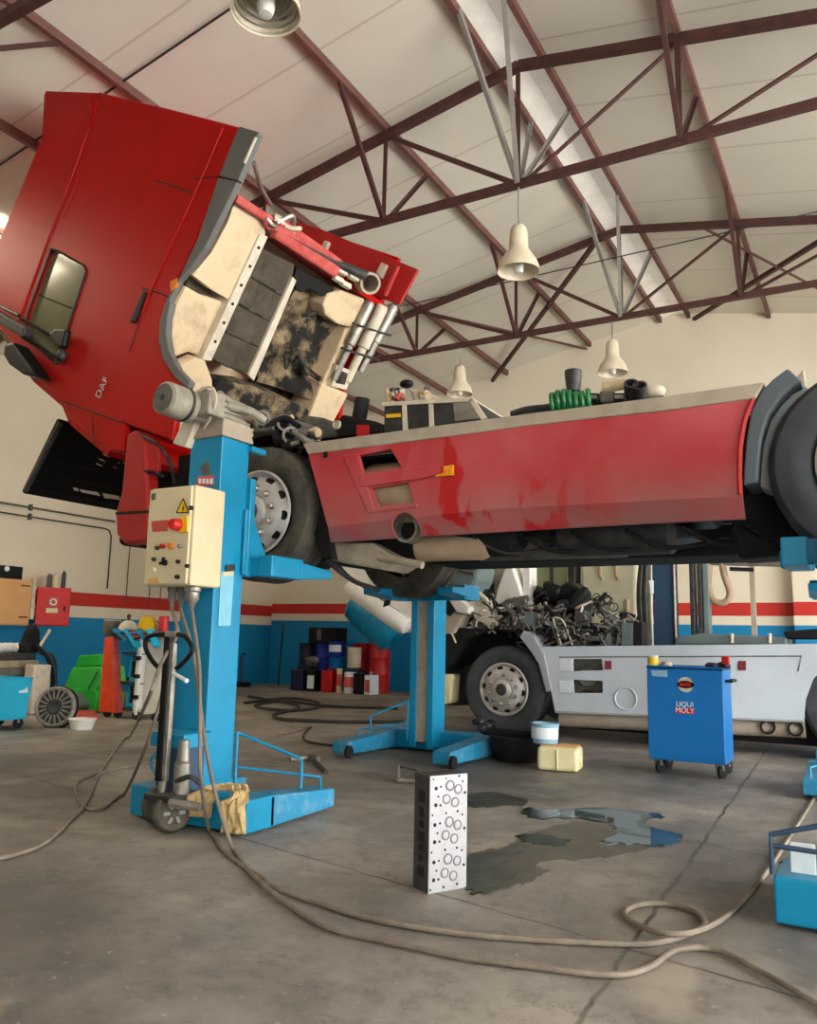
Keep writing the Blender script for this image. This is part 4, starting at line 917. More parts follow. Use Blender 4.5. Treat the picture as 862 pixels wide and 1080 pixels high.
# ================================================================== grey-white tractor truck behind
gt = thing('tractor_unit', 'pale grey tractor truck standing behind the lifts, engine exposed', 'truck', (-2.2, 10.1, 0))
GY = 8.9
wheel(gt, (-3.78, GY + .04, .50), .50, -1, tyre='rubber_dark')
wheel(gt, (-3.78, GY + 2.4, .50), .50, 1, tyre='rubber_dark', detail=False)
RWX = W(908, 724, y=GY + .04).x
wheel(gt, (RWX, GY + .04, .50), .50, -1, tyre='rubber_dark', rear=True)
wheel(gt, (RWX, GY + 2.4, .50), .50, 1, tyre='rubber_dark', rear=True, detail=False)
up = [(572, 682), (862, 679), (900, 679), (900, 696), (872, 702), (858, 716), (850, 738), (848, 762), (800, 759), (720, 755), (640, 752), (586, 752)]
def ghole(pts): return MB().ext([Vector((p.x, GY - .3, p.z)) for p in pxpoly(pts, y=GY)], (0, .8, 0))
b = MB().ext(pxpoly(up, y=GY), (0, .04, 0)); gs = b.build('side_skirt', 'silver_white', gt)
cutout(gs, [ghole([(604, 695), (635, 695), (636, 707), (604, 708)]), ghole([(604, 717), (636, 718), (636, 731), (605, 731)])])
MB().box(-3.05, -2.5, GY + .12, GY + .14, .5, .98).build('step_back', 'grime', gt)
for y0, y1 in ((695, 708), (718, 731)):
    MB().ext(pxpoly([(590, y0), (603, y0), (603, y1), (590, y1)], y=GY - .006), (0, .02, 0)).build('step_tread', 'paper', gs, bevel=.004)
    MB().lathe([(.001, 0), (.1, .0), (.1, .02)], W(620, y1 + 6, y=GY + .1), (0, -1, 0), 24).build('step_drum', 'steel' if y0 < 700 else 'dsteel', gs)
MB().ext(pxpoly([(638, 697), (645, 697), (645, 706), (638, 706)], y=GY - .012), (0, .02, 0)).build('side_reflector', 'dull_red', gs, bevel=.003)
MB().ext(pxpoly([(779, 697), (787, 697), (787, 707), (779, 707)], y=GY - .012), (0, .02, 0)).build('side_reflector', 'dull_red', gs, bevel=.003)
MB().torus(W(660, 737, y=GY - .002), (0, 1, 0), .115, .010, 40, 8).build('filler_ring', 'silver_white', gs, smooth=True)
MB().tube([W(590, 693, y=GY - .001), W(846, 692, y=GY - .001), W(842, 708, y=GY - .001)], .007, 6).build('skirt_seam', 'grime', gs)
MB().tube([W(586, 751, y=GY - .003), W(848, 761, y=GY - .003)], .012, 8).build('skirt_hem', 'arch_light', gs)
MB().ext(pxpoly([(552, 665), (562, 670), (574, 690), (582, 728), (576, 730), (568, 700), (556, 682), (548, 672)], y=GY - .02), (0, .4, 0)).build('wheel_arch_lip', 'arch_light', gt, bevel=.01)
# under the skirt
MB().box(-3.0, -.2, GY + .2, GY + .7, .10, .34).build('under_tank', 'frame_black', gt, bevel=.05)
MB().tube([W(592, 758, y=GY + .12), W(700, 763, y=GY + .12), W(850, 769, y=GY + .12)], .085, 14).build('air_tank', 'greyrail', gt, smooth=True)
for x, y_ in ((810, 767), (839.5, 769)):
    MB().lathe([(.07, .2), (.07, 0), (.055, 0), (.055, .18), (.001, .18)], W(x, y_, y=GY + .005), (0, 1, 0), 20).build('tank_end', 'black', gt, smooth=True)
for x in (600, 665):
    MB().ext(pxpoly([(x, 754), (x + 20, 755), (x + 18, 768), (x + 4, 767)], y=GY + .1), (0, .12, 0)).build('bracket', 'greyrail', gt, bevel=.01)
for y in (9.75, 10.5): MB().box(-4.9, 1.6, y - .04, y + .04, .62, .90).build('frame_rail', 'frame_black', gt, bevel=.006)
MB().box(-3.0, 1.4, 9.1, 11.2, .86, .97).build('deck_plate', 'frame_black', gt, bevel=.01)
MB().tube([(-3.78, 9.2, .5), (-3.78, 11, .5)], .07, 12).build('front_axle', 'frame_black', gt)
MB().box(-4.35, -4.2, 9.05, 11.2, .35, .75).build('front_beam', 'frame_black', gt, bevel=.02)
MB().ext(pxpoly([(466, 711), (477, 711), (475, 741), (466, 744)], y=GY + .02), (0, .25, 0)).build('bumper_end', 'canister', gt, bevel=.03)
MB().ext(pxpoly([(466, 672), (480, 662), (545, 664), (556, 676), (548, 668), (520, 664), (490, 674), (478, 700), (466, 708)], y=GY + .05), (0, .45, 0)).build('wheel_arch', 'frame_black', gt, bevel=.01)
# engine and plumbing
MB().box(-4.2, -2.7, 9.5, 10.9, .9, 1.28).build('engine_block', 'cast', gt, bevel=.04)
eng = MB().box(-3.6, -2.75, 9.3, 10.0, 1.0, 1.22).build('engine_block', 'dsteel', gt, bevel=.03)
def fill(n, x0, x1, y0, y1, ya, yb_, mats, rr, nm, par, dx=.25):
    for k in range(n):
        a = W(random.uniform(x0, x1), random.uniform(y0, y1), y=random.uniform(ya, yb_))
        e = a + Vector((random.uniform(-dx, dx), random.uniform(-.1, .2), random.uniform(-.2, .15)))
        u1, u2 = (a * 2 + e) / 3, (a + e * 2) / 3; kk = min(.14, dx * .6)
        u1 = u1 + Vector((random.uniform(-kk, kk), 0, random.uniform(0, kk))); u2 = u2 + Vector((random.uniform(-kk, kk), 0, random.uniform(-kk * .3, kk)))
        MB().tube(spline([a, u1, u2, e], 7), random.uniform(*rr), 7).build(nm, random.choice(mats), par, smooth=True)
fill(26, 497, 555, 640, 660, 9.0, 9.3, ['steel', 'grime', 'white_edge', 'frame_black'], (.012, .035), 'engine_pipe', gt)
fill(60, 552, 645, 640, 684, 8.93, 9.1, ['steel', 'grime', 'grime', 'teal_grey', 'dsteel', 'frame_black'], (.006, .014), 'wire', gt, .16)
fill(24, 497, 556, 644, 662, 8.95, 9.05, ['steel', 'grime', 'white_edge', 'dsteel'], (.006, .014), 'wire', gt, .14)
MB().ext(pxpoly([(464, 668), (556, 664), (560, 744), (466, 744)], y=9.45), (0, .1, 0)).build('inner_arch', 'frame_black', gt)  # dark sheet added behind the wheel so the arch reads black
fill(34, 552, 640, 645, 682, 8.97, 9.3, ['steel', 'grime', 'dsteel', 'frame_black', 'white_edge'], (.010, .03), 'engine_hose', gt)
fill(20, 630, 676, 655, 680, 9.0, 9.3, ['dsteel', 'grime', 'steel', 'frame_black'], (.010, .026), 'cable_bundle', gt, .15)
fill(16, 560, 608, 622, 645, 9.4, 9.8, ['frame_black', 'black', 'dsteel'], (.03, .07), 'intake_duct', gt, .2)
for k in range(14):
    MB().torus(W(random.uniform(624, 650), random.uniform(629, 642), y=random.uniform(9.2, 9.4)), (random.uniform(-.4, .4), -1, random.uniform(-.4, .4)), random.uniform(.04, .06), .008, 20, 6).build('cable_coil', random.choice(['frame_black', 'grime', 'dsteel']), gt, smooth=True)
for (x0, x1, y0, y1, m) in ((528, 548, 652, 661, 'grime'), (548, 562, 645, 662, 'teal_grey'), (606, 618, 644, 680, 'grime'), (620, 632, 663, 676, 'steel'), (497, 512, 655, 664, 'grime'), (636, 644, 648, 680, 'grime'), (655, 668, 657, 681, 'teal_grey'), (668, 678, 656, 681, 'frame_black')):
    MB().ext(pxpoly([(x0, y0), (x1, y0), (x1, y1), (x0, y1)], y=9.05), (0, .25, 0)).build('engine_part', m, gt, bevel=.015)
MB().ext(pxpoly([(568, 630), (600, 612), (612, 622), (612, 645), (575, 650)], y=9.6), (0, .5, 0)).build('air_filter', 'frame_black', gt, bevel=.04)
MB().tube(spline([W(592, 680, y=8.98), W(586, 660, y=8.98), W(584, 652, y=8.98), W(594, 655, y=8.98), W(604, 680, y=8.98)], 5), .010, 8).build('engine_hose', 'white_edge', gt, smooth=True)
# tilted white cab in front (only its lower parts show between the lifts)
cabo = [(352, 560), (362, 612), (376, 622), (424, 668), (432, 664), (436, 650), (462, 640), (478, 600), (500, 560), (500, 500), (420, 470), (370, 500)]
gc = MB().ext(pxpoly(cabo, y=GY + .0), (0, 2.4, 0)).build('tilted_cab', 'white', gt, bevel=.04)
a, c = W(366, 618, y=GY - .08), W(430, 662, y=GY - .08)
MB().lathe([(.001, 0), (.08, .02), (.11, .06), (.12, (c - a).length - .06), (.09, (c - a).length - .01), (.001, (c - a).length)], a, c - a, 20).build('cab_bumper', 'white', gc, smooth=True)
MB().tube([W(372, 612, y=GY - .1), W(430, 652, y=GY - .1)], .014, 6).build('bumper_seam', 'frame_black', gc)
MB().ext(pxpoly([(406, 632), (413, 628), (410, 638), (404, 640)], y=GY - .26), (0, .03, 0)).build('step_hole', 'black', gc)
MB().ext(pxpoly([(466, 622), (474, 622), (495, 640), (494, 648), (482, 646)], y=GY - .05), (0, .3, 0)).build('corner_panel', 'white', gc, bevel=.015)
MB().ext(pxpoly([(466, 628), (472, 630), (480, 644), (474, 650), (466, 644)], y=GY - .06), (0, .02, 0)).build('corner_gap', 'black', gc)
MB().ext(pxpoly([(470, 646), (490, 648), (478, 668), (466, 668)], y=GY - .02), (0, .3, 0)).build('step_panel', 'greyrail', gc, bevel=.015)
MB().ext(pxpoly([(476, 606), (490, 590), (506, 598), (503, 612), (492, 632), (476, 622)], y=GY - .04), (0, .5, 0)).build('air_duct', 'teal_grey', gc, bevel=.04)
MB().tube([W(482, 600, y=GY - .05), W(500, 605, y=GY - .05)], .02, 8).build('duct_rib', 'grime', gc)
MB().tube([W(478, 618, y=GY - .05), W(496, 622, y=GY - .05)], .02, 8).build('duct_rib', 'grime', gc)
MB().ext(pxpoly([(492, 642), (500, 622), (512, 640), (524, 655), (514, 660), (500, 652)], y=GY + .1), (0, .3, 0)).build('engine_bracket', 'white_edge', gc, bevel=.02)
MB().ext(pxpoly([(500, 616), (511, 604), (512, 636), (504, 634)], y=GY + .3), (0, .3, 0)).build('dark_gusset', 'black', gc, bevel=.01)
MB().ext(pxpoly([(512, 598), (534, 596), (522, 625), (517, 636), (512, 630)], y=GY + .6), (0, .3, 0)).build('floor_panel', 'greyrail', gc, bevel=.01)
MB().ext(pxpoly([(532, 600), (540, 597), (552, 632), (540, 640), (530, 636), (520, 640), (524, 622)], y=GY + .5), (0, .3, 0)).build('arch_panel', 'white', gc, bevel=.02)
MB().ext(pxpoly([(520, 632), (528, 640), (520, 640)], y=GY + .45), (0, .1, 0)).build('dark_notch', 'black', gc)
MB().ext(pxpoly([(551, 596), (559, 596), (559, 642), (552, 642)], y=GY + .6), (0, .25, 0)).build('cab_post', 'white', gc, bevel=.01)
MB().tube(spline([W(468, 668, y=GY), W(476, 668, y=GY), W(481, 678, y=GY)], 5), .012, 8).build('towing_loop', 'white_edge', gt)
# ------------------------------------------------------------------ behind the grey truck
ct = thing('parked_cab', 'cream rear wall of a third truck cab glimpsed behind the grey engine', 'truck', (W(640, 680, y=12.9).x, 13.2, 0))
ql = [W(*q, y=12.9) for q in ((612, 590), (671, 590), (671, 682), (612, 682))]
xl_, xr_ = ql[0].x, ql[1].x
MB().box(xl_, xr_, 12.9, 14.0, .95, 2.75).build('cab_body', mat('pale_cab', (224, 220, 190), .5), ct, bevel=.05)
MB().box(xl_ + .05, xr_ - .05, 12.92, 14.0, .45, .97).build('chassis_box', 'grime', ct, bevel=.03)
MB().box(xl_ + .1, xr_ - .1, 13.0, 13.9, 0, .5).build('under_frame', 'frame_black', ct, bevel=.03)
for x in (633, 650):
    MB().tube([W(x, 585, y=12.895), W(x, 606, y=12.895), W(x + 3, 612, y=12.895)], .03, 8).build('pressed_rib', 'cream', ct, smooth=True)
MB().tube([W(662, 632, y=12.895), W(662, 662, y=12.895)], .03, 8).build('pressed_rib', 'cream', ct, smooth=True)
MB().ext(pxpoly([(598, 585), (607, 585), (607, 640), (600, 640)], y=12.85), (0, .3, 0)).build('stack_pipe', 'dsteel', ct, bevel=.02)
MB().ext(pxpoly([(671, 650), (682, 650), (682, 690), (671, 690)], y=12.9), (0, .3, 0)).build('ladder_box', 'frame_black', ct, bevel=.02)
gv = thing('gate_panel', 'pale green panel leaning beside the third cab, behind the black air filter', 'panel', (W(582, 690, y=13.7).x, 13.8, 0))
q = pxpoly([(566, 585), (598, 585), (598, 700), (560, 700)], y=13.7); 
MB().box(q[0].x, q[1].x, 13.7, 13.76, 0, 2.4).build('panel', mat('pale_green', (176, 190, 150), .6), gv, bevel=.01)
MB().box((q[0].x + q[1].x) / 2 - .03, (q[0].x + q[1].x) / 2 + .03, 13.68, 13.7, 0, 2.4).build('panel_rib', 'grime', gv)
dp = thing('lift_post', 'dark blue steel post standing behind the grey truck', 'post', (W(700, 680, y=11.6).x, 11.7, 0))
q0, q1 = W(689, 640, y=11.6), W(711, 640, y=11.6)
MB().box(q0.x, q1.x, 11.6, 11.9, .0, 2.6).build('post', 'dark_blue', dp, bevel=.01)
MB().box(q0.x - .1, q1.x + .1, 11.5, 12.0, 0, .05).build('foot_plate', 'dark_blue', dp)
MB().tube([(q1.x + .02, 11.58, .0), (q1.x + .02, 11.58, 2.5)], .02, 8).build('edge_pipe', 'steel', dp)
for k in range(5): MB().tube(spline([W(676 + k * 2.4, 590, y=11.5), W(673 + k * 3, 630, y=11.45), W(677 + k * 2.5, 682, y=11.5)], 6), .022, 8).build('hanging_hose', random.choice(['frame_black', 'dsteel', 'grime']), dp, smooth=True)
MB().ext(pxpoly([(684, 612), (689, 612), (689, 626), (684, 626)], y=11.44), (0, .05, 0)).build('white_fitting', 'paper', dp, bevel=.01)
gm = thing('grey_mast', 'pair of dusty grey masts right of the dark blue post', 'mast', (W(738, 680, y=11.6).x, 11.7, 0))
for x0, x1, m in ((728, 733, 'dsteel'), (736, 741, 'dsteel'), (742, 748, 'teal_grey')):
    a, c = W(x0, 640, y=11.6), W(x1, 640, y=11.6); MB().box(a.x, c.x, 11.6, 11.8, 0, 2.5).build('mast_channel', m, gm, bevel=.01)
MB().box(W(726, 640, y=11.6).x, W(750, 640, y=11.6).x, 11.55, 11.9, 0, .06).build('foot_plate', 'dsteel', gm)
hs = thing('hanging_hose', 'brown hose hanging in a loop right of the grey masts', 'hose', tuple(W(762, 600, y=11.7)))
MB().tube(spline([W(748, 592, y=11.7), W(748, 622, y=11.7), W(754, 634, y=11.7), W(765, 635, y=11.7), W(770, 625, y=11.7), W(764, 606, y=11.7), W(762, 590, y=11.7), W(764, 560, y=11.7)], 8), .045, 10).build('hose', 'muffler', hs, smooth=True)
rl = thing('rail_beam', 'horizontal grey rail under the raised truck at right, behind it', 'beam', tuple(W(800, 592, y=11.7)))
MB().bar(W(735, 591, y=11.7), W(875, 594, y=11.7), .08, .12).build('beam', 'grime', rl, bevel=.01)
MB().bar(W(770, 600, y=11.65), W(795, 601, y=11.65), .05, .05).build('hook', 'frame_black', rl)
MB().box(W(790, 594, y=11.7).x, W(790, 594, y=11.7).x + .06, 11.7, 11.78, 0, W(790, 594, y=11.7).z).build('support', 'greyrail', rl)
dk = thing('deck_item', 'dark fifth wheel plate on the grey truck deck', 'plate', tuple(W(760, 676, y=9.6)))
MB().ext(pxpoly([(712, 672), (740, 668), (830, 672), (830, 680), (712, 680)], y=9.5), (0, .7, 0)).build('plate', 'teal_grey', dk, bevel=.02)
MB().ext(pxpoly([(826, 666), (862, 663), (880, 664), (880, 674), (830, 674)], y=9.5), (0, .5, 0)).build('ramp', 'frame_black', dk, bevel=.02)
for x in (772, 812): MB().tube([W(x, 678, y=9.5), W(x, 668, y=9.5)], .02, 8).build('peg', 'white_edge', dk)
pw = struct(MB().box(W(838, 640, y=YF - .1).x, XR, YF - .25, YF, 0, 3.4).build('trim_1', wf))
# ================================================================== cylinder head on the floor
hz = math.atan2(.173, .092)           # direction of the machined face
HM = Vector((-1.690, 3.194, 0)); e1 = Vector((.47, .883, 0)); e2 = Vector((-.845, .535, 0)); e2 = Vector((-e1.y, e1.x, 0)); n1 = Vector((e1.y, -e1.x, 0))
HH, HW, HD = .475, .197, .118
hd = thing('cylinder_head', 'machined metal cylinder head standing on end on the concrete', 'engine part', tuple(HM + e1 * HW / 2 + e2 * HD / 2))
def hp_(s, z, d=0.): return HM + e1 * s + n1 * d + Vector((0, 0, z))
q = [HM, HM + e1 * HW, HM + e1 * HW + e2 * HD, HM + e2 * HD]
b = MB().hexa(q, [p + Vector((0, 0, HH)) for p in q]); body = b.build('casting', 'cast', hd, bevel=.006)
MB().hexa([hp_(0, 0, .0), hp_(HW, 0, .0), hp_(HW, 0, .006), hp_(0, 0, .006)], [hp_(0, HH, 0), hp_(HW, HH, 0), hp_(HW, HH, .006), hp_(0, HH, .006)]).build('machined_face', 'alu', hd, bevel=.002)
def ft(px, py):  # offsets read on the face, in fractions of it
    v = Vector((px / 6. * .8333 * 0, 0, 0)); return v
def fz(xx, yy):  # xx,yy in the enlarged view: face spans x 258..512, top 165..205, bottom 970..1035
    s = (xx - 258) / 254; zt = 205 - 40 * s; zb = 1035 - 65 * s; return s * HW, HH * (1 - (yy - zt) / (zb - zt))
rings = [(392, 262), (448, 283), (369, 360), (427, 378), (389, 520), (446, 537), (366, 615), (424, 634), (384, 780), (446, 787), (363, 878), (421, 893)]
for i, (x, y) in enumerate(rings):
    s, z = fz(x, y); R_ = .021 if i % 4 else .023
    v = MB().lathe([(R_ * .72, .007), (R_ * .74, .0085), (R_, .0085), (R_ * 1.02, .006), (R_ * .7, .006)], hp_(s, z, 0), n1, 28).build('valve_seat', 'ring_grey', hd, smooth=True)
    MB().lathe([(R_ * .7, .0065), (R_ * .66, .008), (R_ * .12, .0088), (.001, .0088)], hp_(s, z, 0), n1, 24).build('valve_face', 'alu', v, smooth=True)
holes = [(278, 225, 5), (298, 290, 11), (329, 275, 6), (313, 346, 6), (297, 409, 11), (329, 407, 7), (367, 460, 6), (445, 440, 7), (478, 460, 6), (276, 482, 6), (453, 190, 7), (478, 225, 6), (494, 303, 8), (365, 212, 5), (293, 549, 11), (327, 535, 7), (311, 605, 6), (293, 669, 11), (325, 663, 7), (364, 717, 7), (443, 697, 7), (478, 711, 6), (274, 744, 6), (493, 556, 8), (291, 811, 11), (323, 797, 6), (309, 868, 6), (291, 934, 11), (322, 926, 7), (357, 976, 7), (447, 948, 7), (270, 1004, 6), (491, 811, 8)]
for x, y, r in holes:
    s, z = fz(x, y); MB().cyl(hp_(s, z, .004), hp_(s, z, .0072), r * .00075, 12).build('bolt_hole', 'black', hd)
for i, (z0, z1) in enumerate(((.36, .41), (.30, .34), (.255, .285), (.20, .24), (.165, .19), (.12, .145), (.06, .10))):
    a = HM + e2 * HD * .28; c = HM + e2 * HD * .68
    k = .0 if i % 3 == 0 else HD * .08
    MB().hexa([a + e2 * k - e1 * .002 + Vector((0, 0, z0)), c - e2 * k - e1 * .002 + Vector((0, 0, z0)), c - e2 * k + e1 * .01 + Vector((0, 0, z0)), a + e2 * k + e1 * .01 + Vector((0, 0, z0))],
              [a + e2 * k - e1 * .002 + Vector((0, 0, z1)), c - e2 * k - e1 * .002 + Vector((0, 0, z1)), c - e2 * k + e1 * .01 + Vector((0, 0, z1)), a + e2 * k + e1 * .01 + Vector((0, 0, z1))]).build('port', 'black', hd)
# ================================================================== blue tool cabinet
cb = thing('tool_cabinet', 'bright blue steel tool cabinet on casters with stickers on its side', 'cabinet', (-1.38, 7.3, 0))
x0, x1, y0, y1 = -1.70, -1.095, 7.10, 7.52
zt = W(681, 704, y=7.1).z; zb_ = W(683, 800, y=7.1).z
cbx = MB().box(x0, x1, y0, y1, zb_, zt).build('body', 'cab_blue', cb, bevel=.008)
MB().box(x0 - .004, x1 + .004, y0 - .004, y1 + .004, zt - .004, zt + .012).build('top_tray', 'dark_blue', cb, bevel=.004)
for nm, bx_ in (('tray_lip', (x0, x1, y0 - .004, y0 + .008)), ('tray_lip', (x0, x1, y1 - .008, y1 + .004))): MB().box(*bx_, zt, zt + .02).build(nm, 'cab_blue', cb)
for x in (x0 + .06, x1 - .06):
    for y in (y0 + .06, y1 - .06):
        cs = MB().lathe([(.001, -.014), (.05, -.014), (.055, -.008), (.055, .008), (.05, .014), (.001, .014)], (x + .02, y, .055), (.9, -.4, 0), 24).build('caster_wheel', 'frame_black', cb, smooth=True)
        MB().hexa([(x - .02, y - .02, .06), (x + .04, y - .02, .06), (x + .04, y + .02, .06), (x - .02, y + .02, .06)], [(x - .035, y - .03, zb_), (x + .035, y - .03, zb_), (x + .035, y + .03, zb_), (x - .035, y + .03, zb_)]).build('caster_fork', 'steel', cs, bevel=.004)
yk = y0 - .003
MB().ext(pxpoly([(687, 707), (704, 707), (704, 714), (688, 713)], y=yk), (0, .003, 0)).build('old_label', 'pail_blue', cb)
oc = W(723.5, 722, y=yk)
MB().lathe([(.001, 0), (.062, 0), (.062, .003)], oc, (0, -1, 0), 32).build('round_sticker', 'white_edge', cb)
MB().ext([oc + Vector((.07 * math.cos(a), -.004, .03 * math.sin(a))) for a in [2 * PI * k / 24 for k in range(24)]], (0, -.002, 0)).build('sticker_oval', 'black', cb)
MB().box(oc.x - .045, oc.x + .04, yk - .009, yk - .006, oc.z - .013, oc.z + .014).build('sticker_bar', 'drum_red', cb)
lq = W(722.5, 743, y=yk); lm = W(722.5, 749.5, y=yk)
MB().box(lm.x - .075, lm.x + .075, yk - .003, yk, lm.z - .023, lm.z + .022).build('sticker_panel', 'red', cb)
MB().box(lq.x - .07, lq.x + .065, yk - .002, yk, lq.z - .022, lq.z + .022).build('sticker_panel', 'cab_blue', cb)
lettering('sticker_text', 'LIQUI', .056, 'paper', cb, (lq.x, yk - .004, lq.z), (1, 0, 0), (0, 0, 1), .002)
lettering('sticker_text', 'MOLY', .056, 'paper', cb, (lm.x, yk - .005, lm.z), (1, 0, 0), (0, 0, 1), .002)
MB().tube([(x1 + .003, y0 + .1, zt - .09), (x1 + .05, y0 + .1, zt - .09), (x1 + .05, y1 - .08, zt - .09), (x1 + .003, y1 - .08, zt - .09)], .012, 8).build('push_handle', 'black', cb)
def can_at(nm, lab, cat, px, pyb, Y, R, h, m, grp=None, lid=None, z=None, label_m=None, prof=None):
    p = W(px, pyb, y=Y); zz = p.z if z is None else z
    t = thing(nm, lab, cat, (p.x, Y, zz), group=grp)
    prof = prof or [(.001, 0), (R * .97, 0), (R, .006), (R, h * .96), (R * .97, h), (.001, h)]
    MB().lathe(prof, (p.x, Y, zz), (0, 0, 1), 26).build('body', m, t, smooth=True)
    if lid: MB().lathe([(R * .99, h - .004), (R * 1.01, h + .004), (R * .9, h + .014), (.001, h + .014)], (p.x, Y, zz), (0, 0, 1), 26).build('lid', lid, t, smooth=True)
    if label_m:
        n = 12; vs = []
        for k in range(n + 1):
            a = -PI * .95 + PI * .9 * k / n; vs.append((math.cos(a) * (R + .003), math.sin(a) * (R + .003)))
        b = MB()
        for (xa, ya), (xb_, yb_) in zip(vs, vs[1:]): b.ext([(p.x + xa, Y + ya, zz + h * .25), (p.x + xb_, Y + yb_, zz + h * .25), (p.x + xb_, Y + yb_, zz + h * .8), (p.x + xa, Y + ya, zz + h * .8)], (-xa * .01, -ya * .01, 0))
        b.build('paper_label', label_m, t)
    return t
zc = zt + .012
can_at('yellow_tin', 'small yellow tin on the left end of the blue cabinet top', 'tin', 689, 702, 7.22, .045, .075, 'yellow', z=zc, lid='white_edge')
for nm, lab, pts, m, cat in (('cleaning_cloth', 'crumpled whitish cloth beside the yellow tin on the blue cabinet', (697, 708), 'white_edge', 'cloth'), ('work_glove', 'dark blue glove lying on the right of the blue cabinet top', (746, 768), 'navy', 'glove')):
    xa, xb_ = W(pts[0], 703, y=7.25).x, W(pts[1], 703, y=7.25).x
    b = MB(); cx_ = (xa + xb_) / 2
    for k in range(7): b.ball((cx_ + random.uniform(-1, 1) * (xb_ - xa) * .36, 7.26 + random.uniform(-.05, .05), zc + .02), random.uniform(.022, .034), (1.3, 1, .8), 10)
    tag(b.build(nm, m, None, smooth=True), lab, cat)
rs = thing('spray_nozzle', 'dull red spray gun head at the right end of the cabinet top', 'tool', (x1 - .05, 7.25, zc))
MB().tube([(x1 - .09, 7.25, zc + .014), (x1 - .01, 7.25, zc + .05)], .014, 8).build('stem', 'dsteel', rs)
MB().box(x1 - .025, x1 + .035, 7.22, 7.28, zc + .03, zc + .10).build('head', 'drum_red', rs, bevel=.01)
# ================================================================== tub, canister and pail
pc = W(586, 814, z=0)
cn = thing('drain_tray', 'cream plastic canister laid on its side as a tray by the grey wheel', 'container', tuple(pc))
ang = math.radians(8); R3 = Matrix.Rotation(ang, 3, 'Z')
MB().rbox(pc + Vector((0, .12, .10)), (.34, .26, .19), R3).build('body', 'canister', cn, bevel=.03, seg=3)
MB().rbox(pc + Vector((0.0, .12, .195)), (.30, .21, .02), R3).build('open_top', 'wood', cn, bevel=.008)
o = pc + R3 @ Vector((.185, .10, .09))
MB().lathe([(.001, .03), (.03, .03), (.035, .02), (.035, 0)], o - R3 @ Vector((.02, 0, 0)), (1, .1, 0), 18).build('cap', 'canister', cn, smooth=True)
MB().rbox(pc + Vector((.02, -.015, .1)), (.012, .012, .16), R3).build('moulded_rib', 'canister', cn, bevel=.004)
can_at('pail', 'pale blue plastic pail standing on the cream canister', 'bucket', 575.5, 789, pc.y + .13, .115, .165, 'pail_blue', z=.208, prof=[(.001, 0), (.10, 0), (.105, .01), (.115, .15), (.122, .155), (.122, .165), (.108, .165), (.10, .03), (.001, .03)], label_m='paper')
pt = W(532, 806, z=0)
tb = thing('drain_tub', 'black oil tub in front of the grey truck wheel', 'tub', (pt.x, pt.y + .3, 0))
MB().lathe([(.001, 0), (.20, 0), (.21, .01), (.25, .20), (.265, .205), (.265, .22), (.235, .22), (.195, .03), (.001, .03)], (pt.x, pt.y + .3, 0), (0, 0, 1), 36).build('body', 'frame_black', tb, smooth=True)
MB().lathe([(.001, 0), (.21, 0)], (pt.x, pt.y + .3, .14), (0, 0, 1), 36).build('oil', 'black', tb)
pj = thing('hub_part', 'black greasy hub part lying on the oil tub rim', 'engine part', (pt.x - .25, pt.y + .25, .22))
MB().tube(spline([(pt.x - .30, pt.y + .2, .26), (pt.x - .1, pt.y + .2, .235), (pt.x + .2, pt.y + .15, .255), (pt.x + .34, pt.y + .12, .24)], 5), [.045] * 8 + [.03] * 8, 10).build('shaft', 'frame_black', pj, smooth=True)
for k in range(6): MB().ball((pt.x - .28 + random.uniform(-.07, .1), pt.y + .18 + random.uniform(-.05, .05), .265 + random.uniform(-.02, .06)), random.uniform(.03, .05), (1, 1, .8), 10).build('lump', random.choice(['frame_black', 'dsteel']), pj, smooth=True)
# small loose parts
br = W(440, 822, z=0)
bk = thing('casting_bracket', 'grey triangular metal bracket on the floor behind the cylinder head', 'engine part', tuple(br))
bpts = [W(419, 806, z=.0), W(420, 823, z=0), W(462, 826, z=0), W(460, 818, z=0), W(440, 814, z=0)]
b = MB(); b.tube([W(420, 823, z=.02), W(420, 808, z=.06), W(440, 812, z=.05), W(452, 820, z=.03)], .016, 8); b.tube([W(420, 823, z=.02), W(462, 825, z=.02)], .018, 8)
b.build('frame', 'steel', bk, smooth=True)
MB().lathe([(.02, 0), (.035, 0), (.035, .05), (.02, .05)], W(458, 822, z=.02), (.2, -.6, .6), 16).build('boss', 'steel', bk, smooth=True)
wr = thing('hammer', 'small greyish hammer like tool lying on the floor right of the near lift leg', 'tool', tuple(W(320, 800, z=0)))
MB().tube([W(306, 801, z=.02), W(326, 799.5, z=.02)], .022, 8).build('handle', 'steel', wr, smooth=True)
MB().tube([W(326, 799.5, z=.02), W(336, 801, z=.02)], .03, 8).build('head', 'grime', wr, smooth=True)
tag(MB().tube([W(332, 803, z=.012), W(344, 815, z=.012)], .02, 8).build('iron_bar', 'cast', None, smooth=True), 'short dark iron bar on the floor beside the hammer', 'bar')
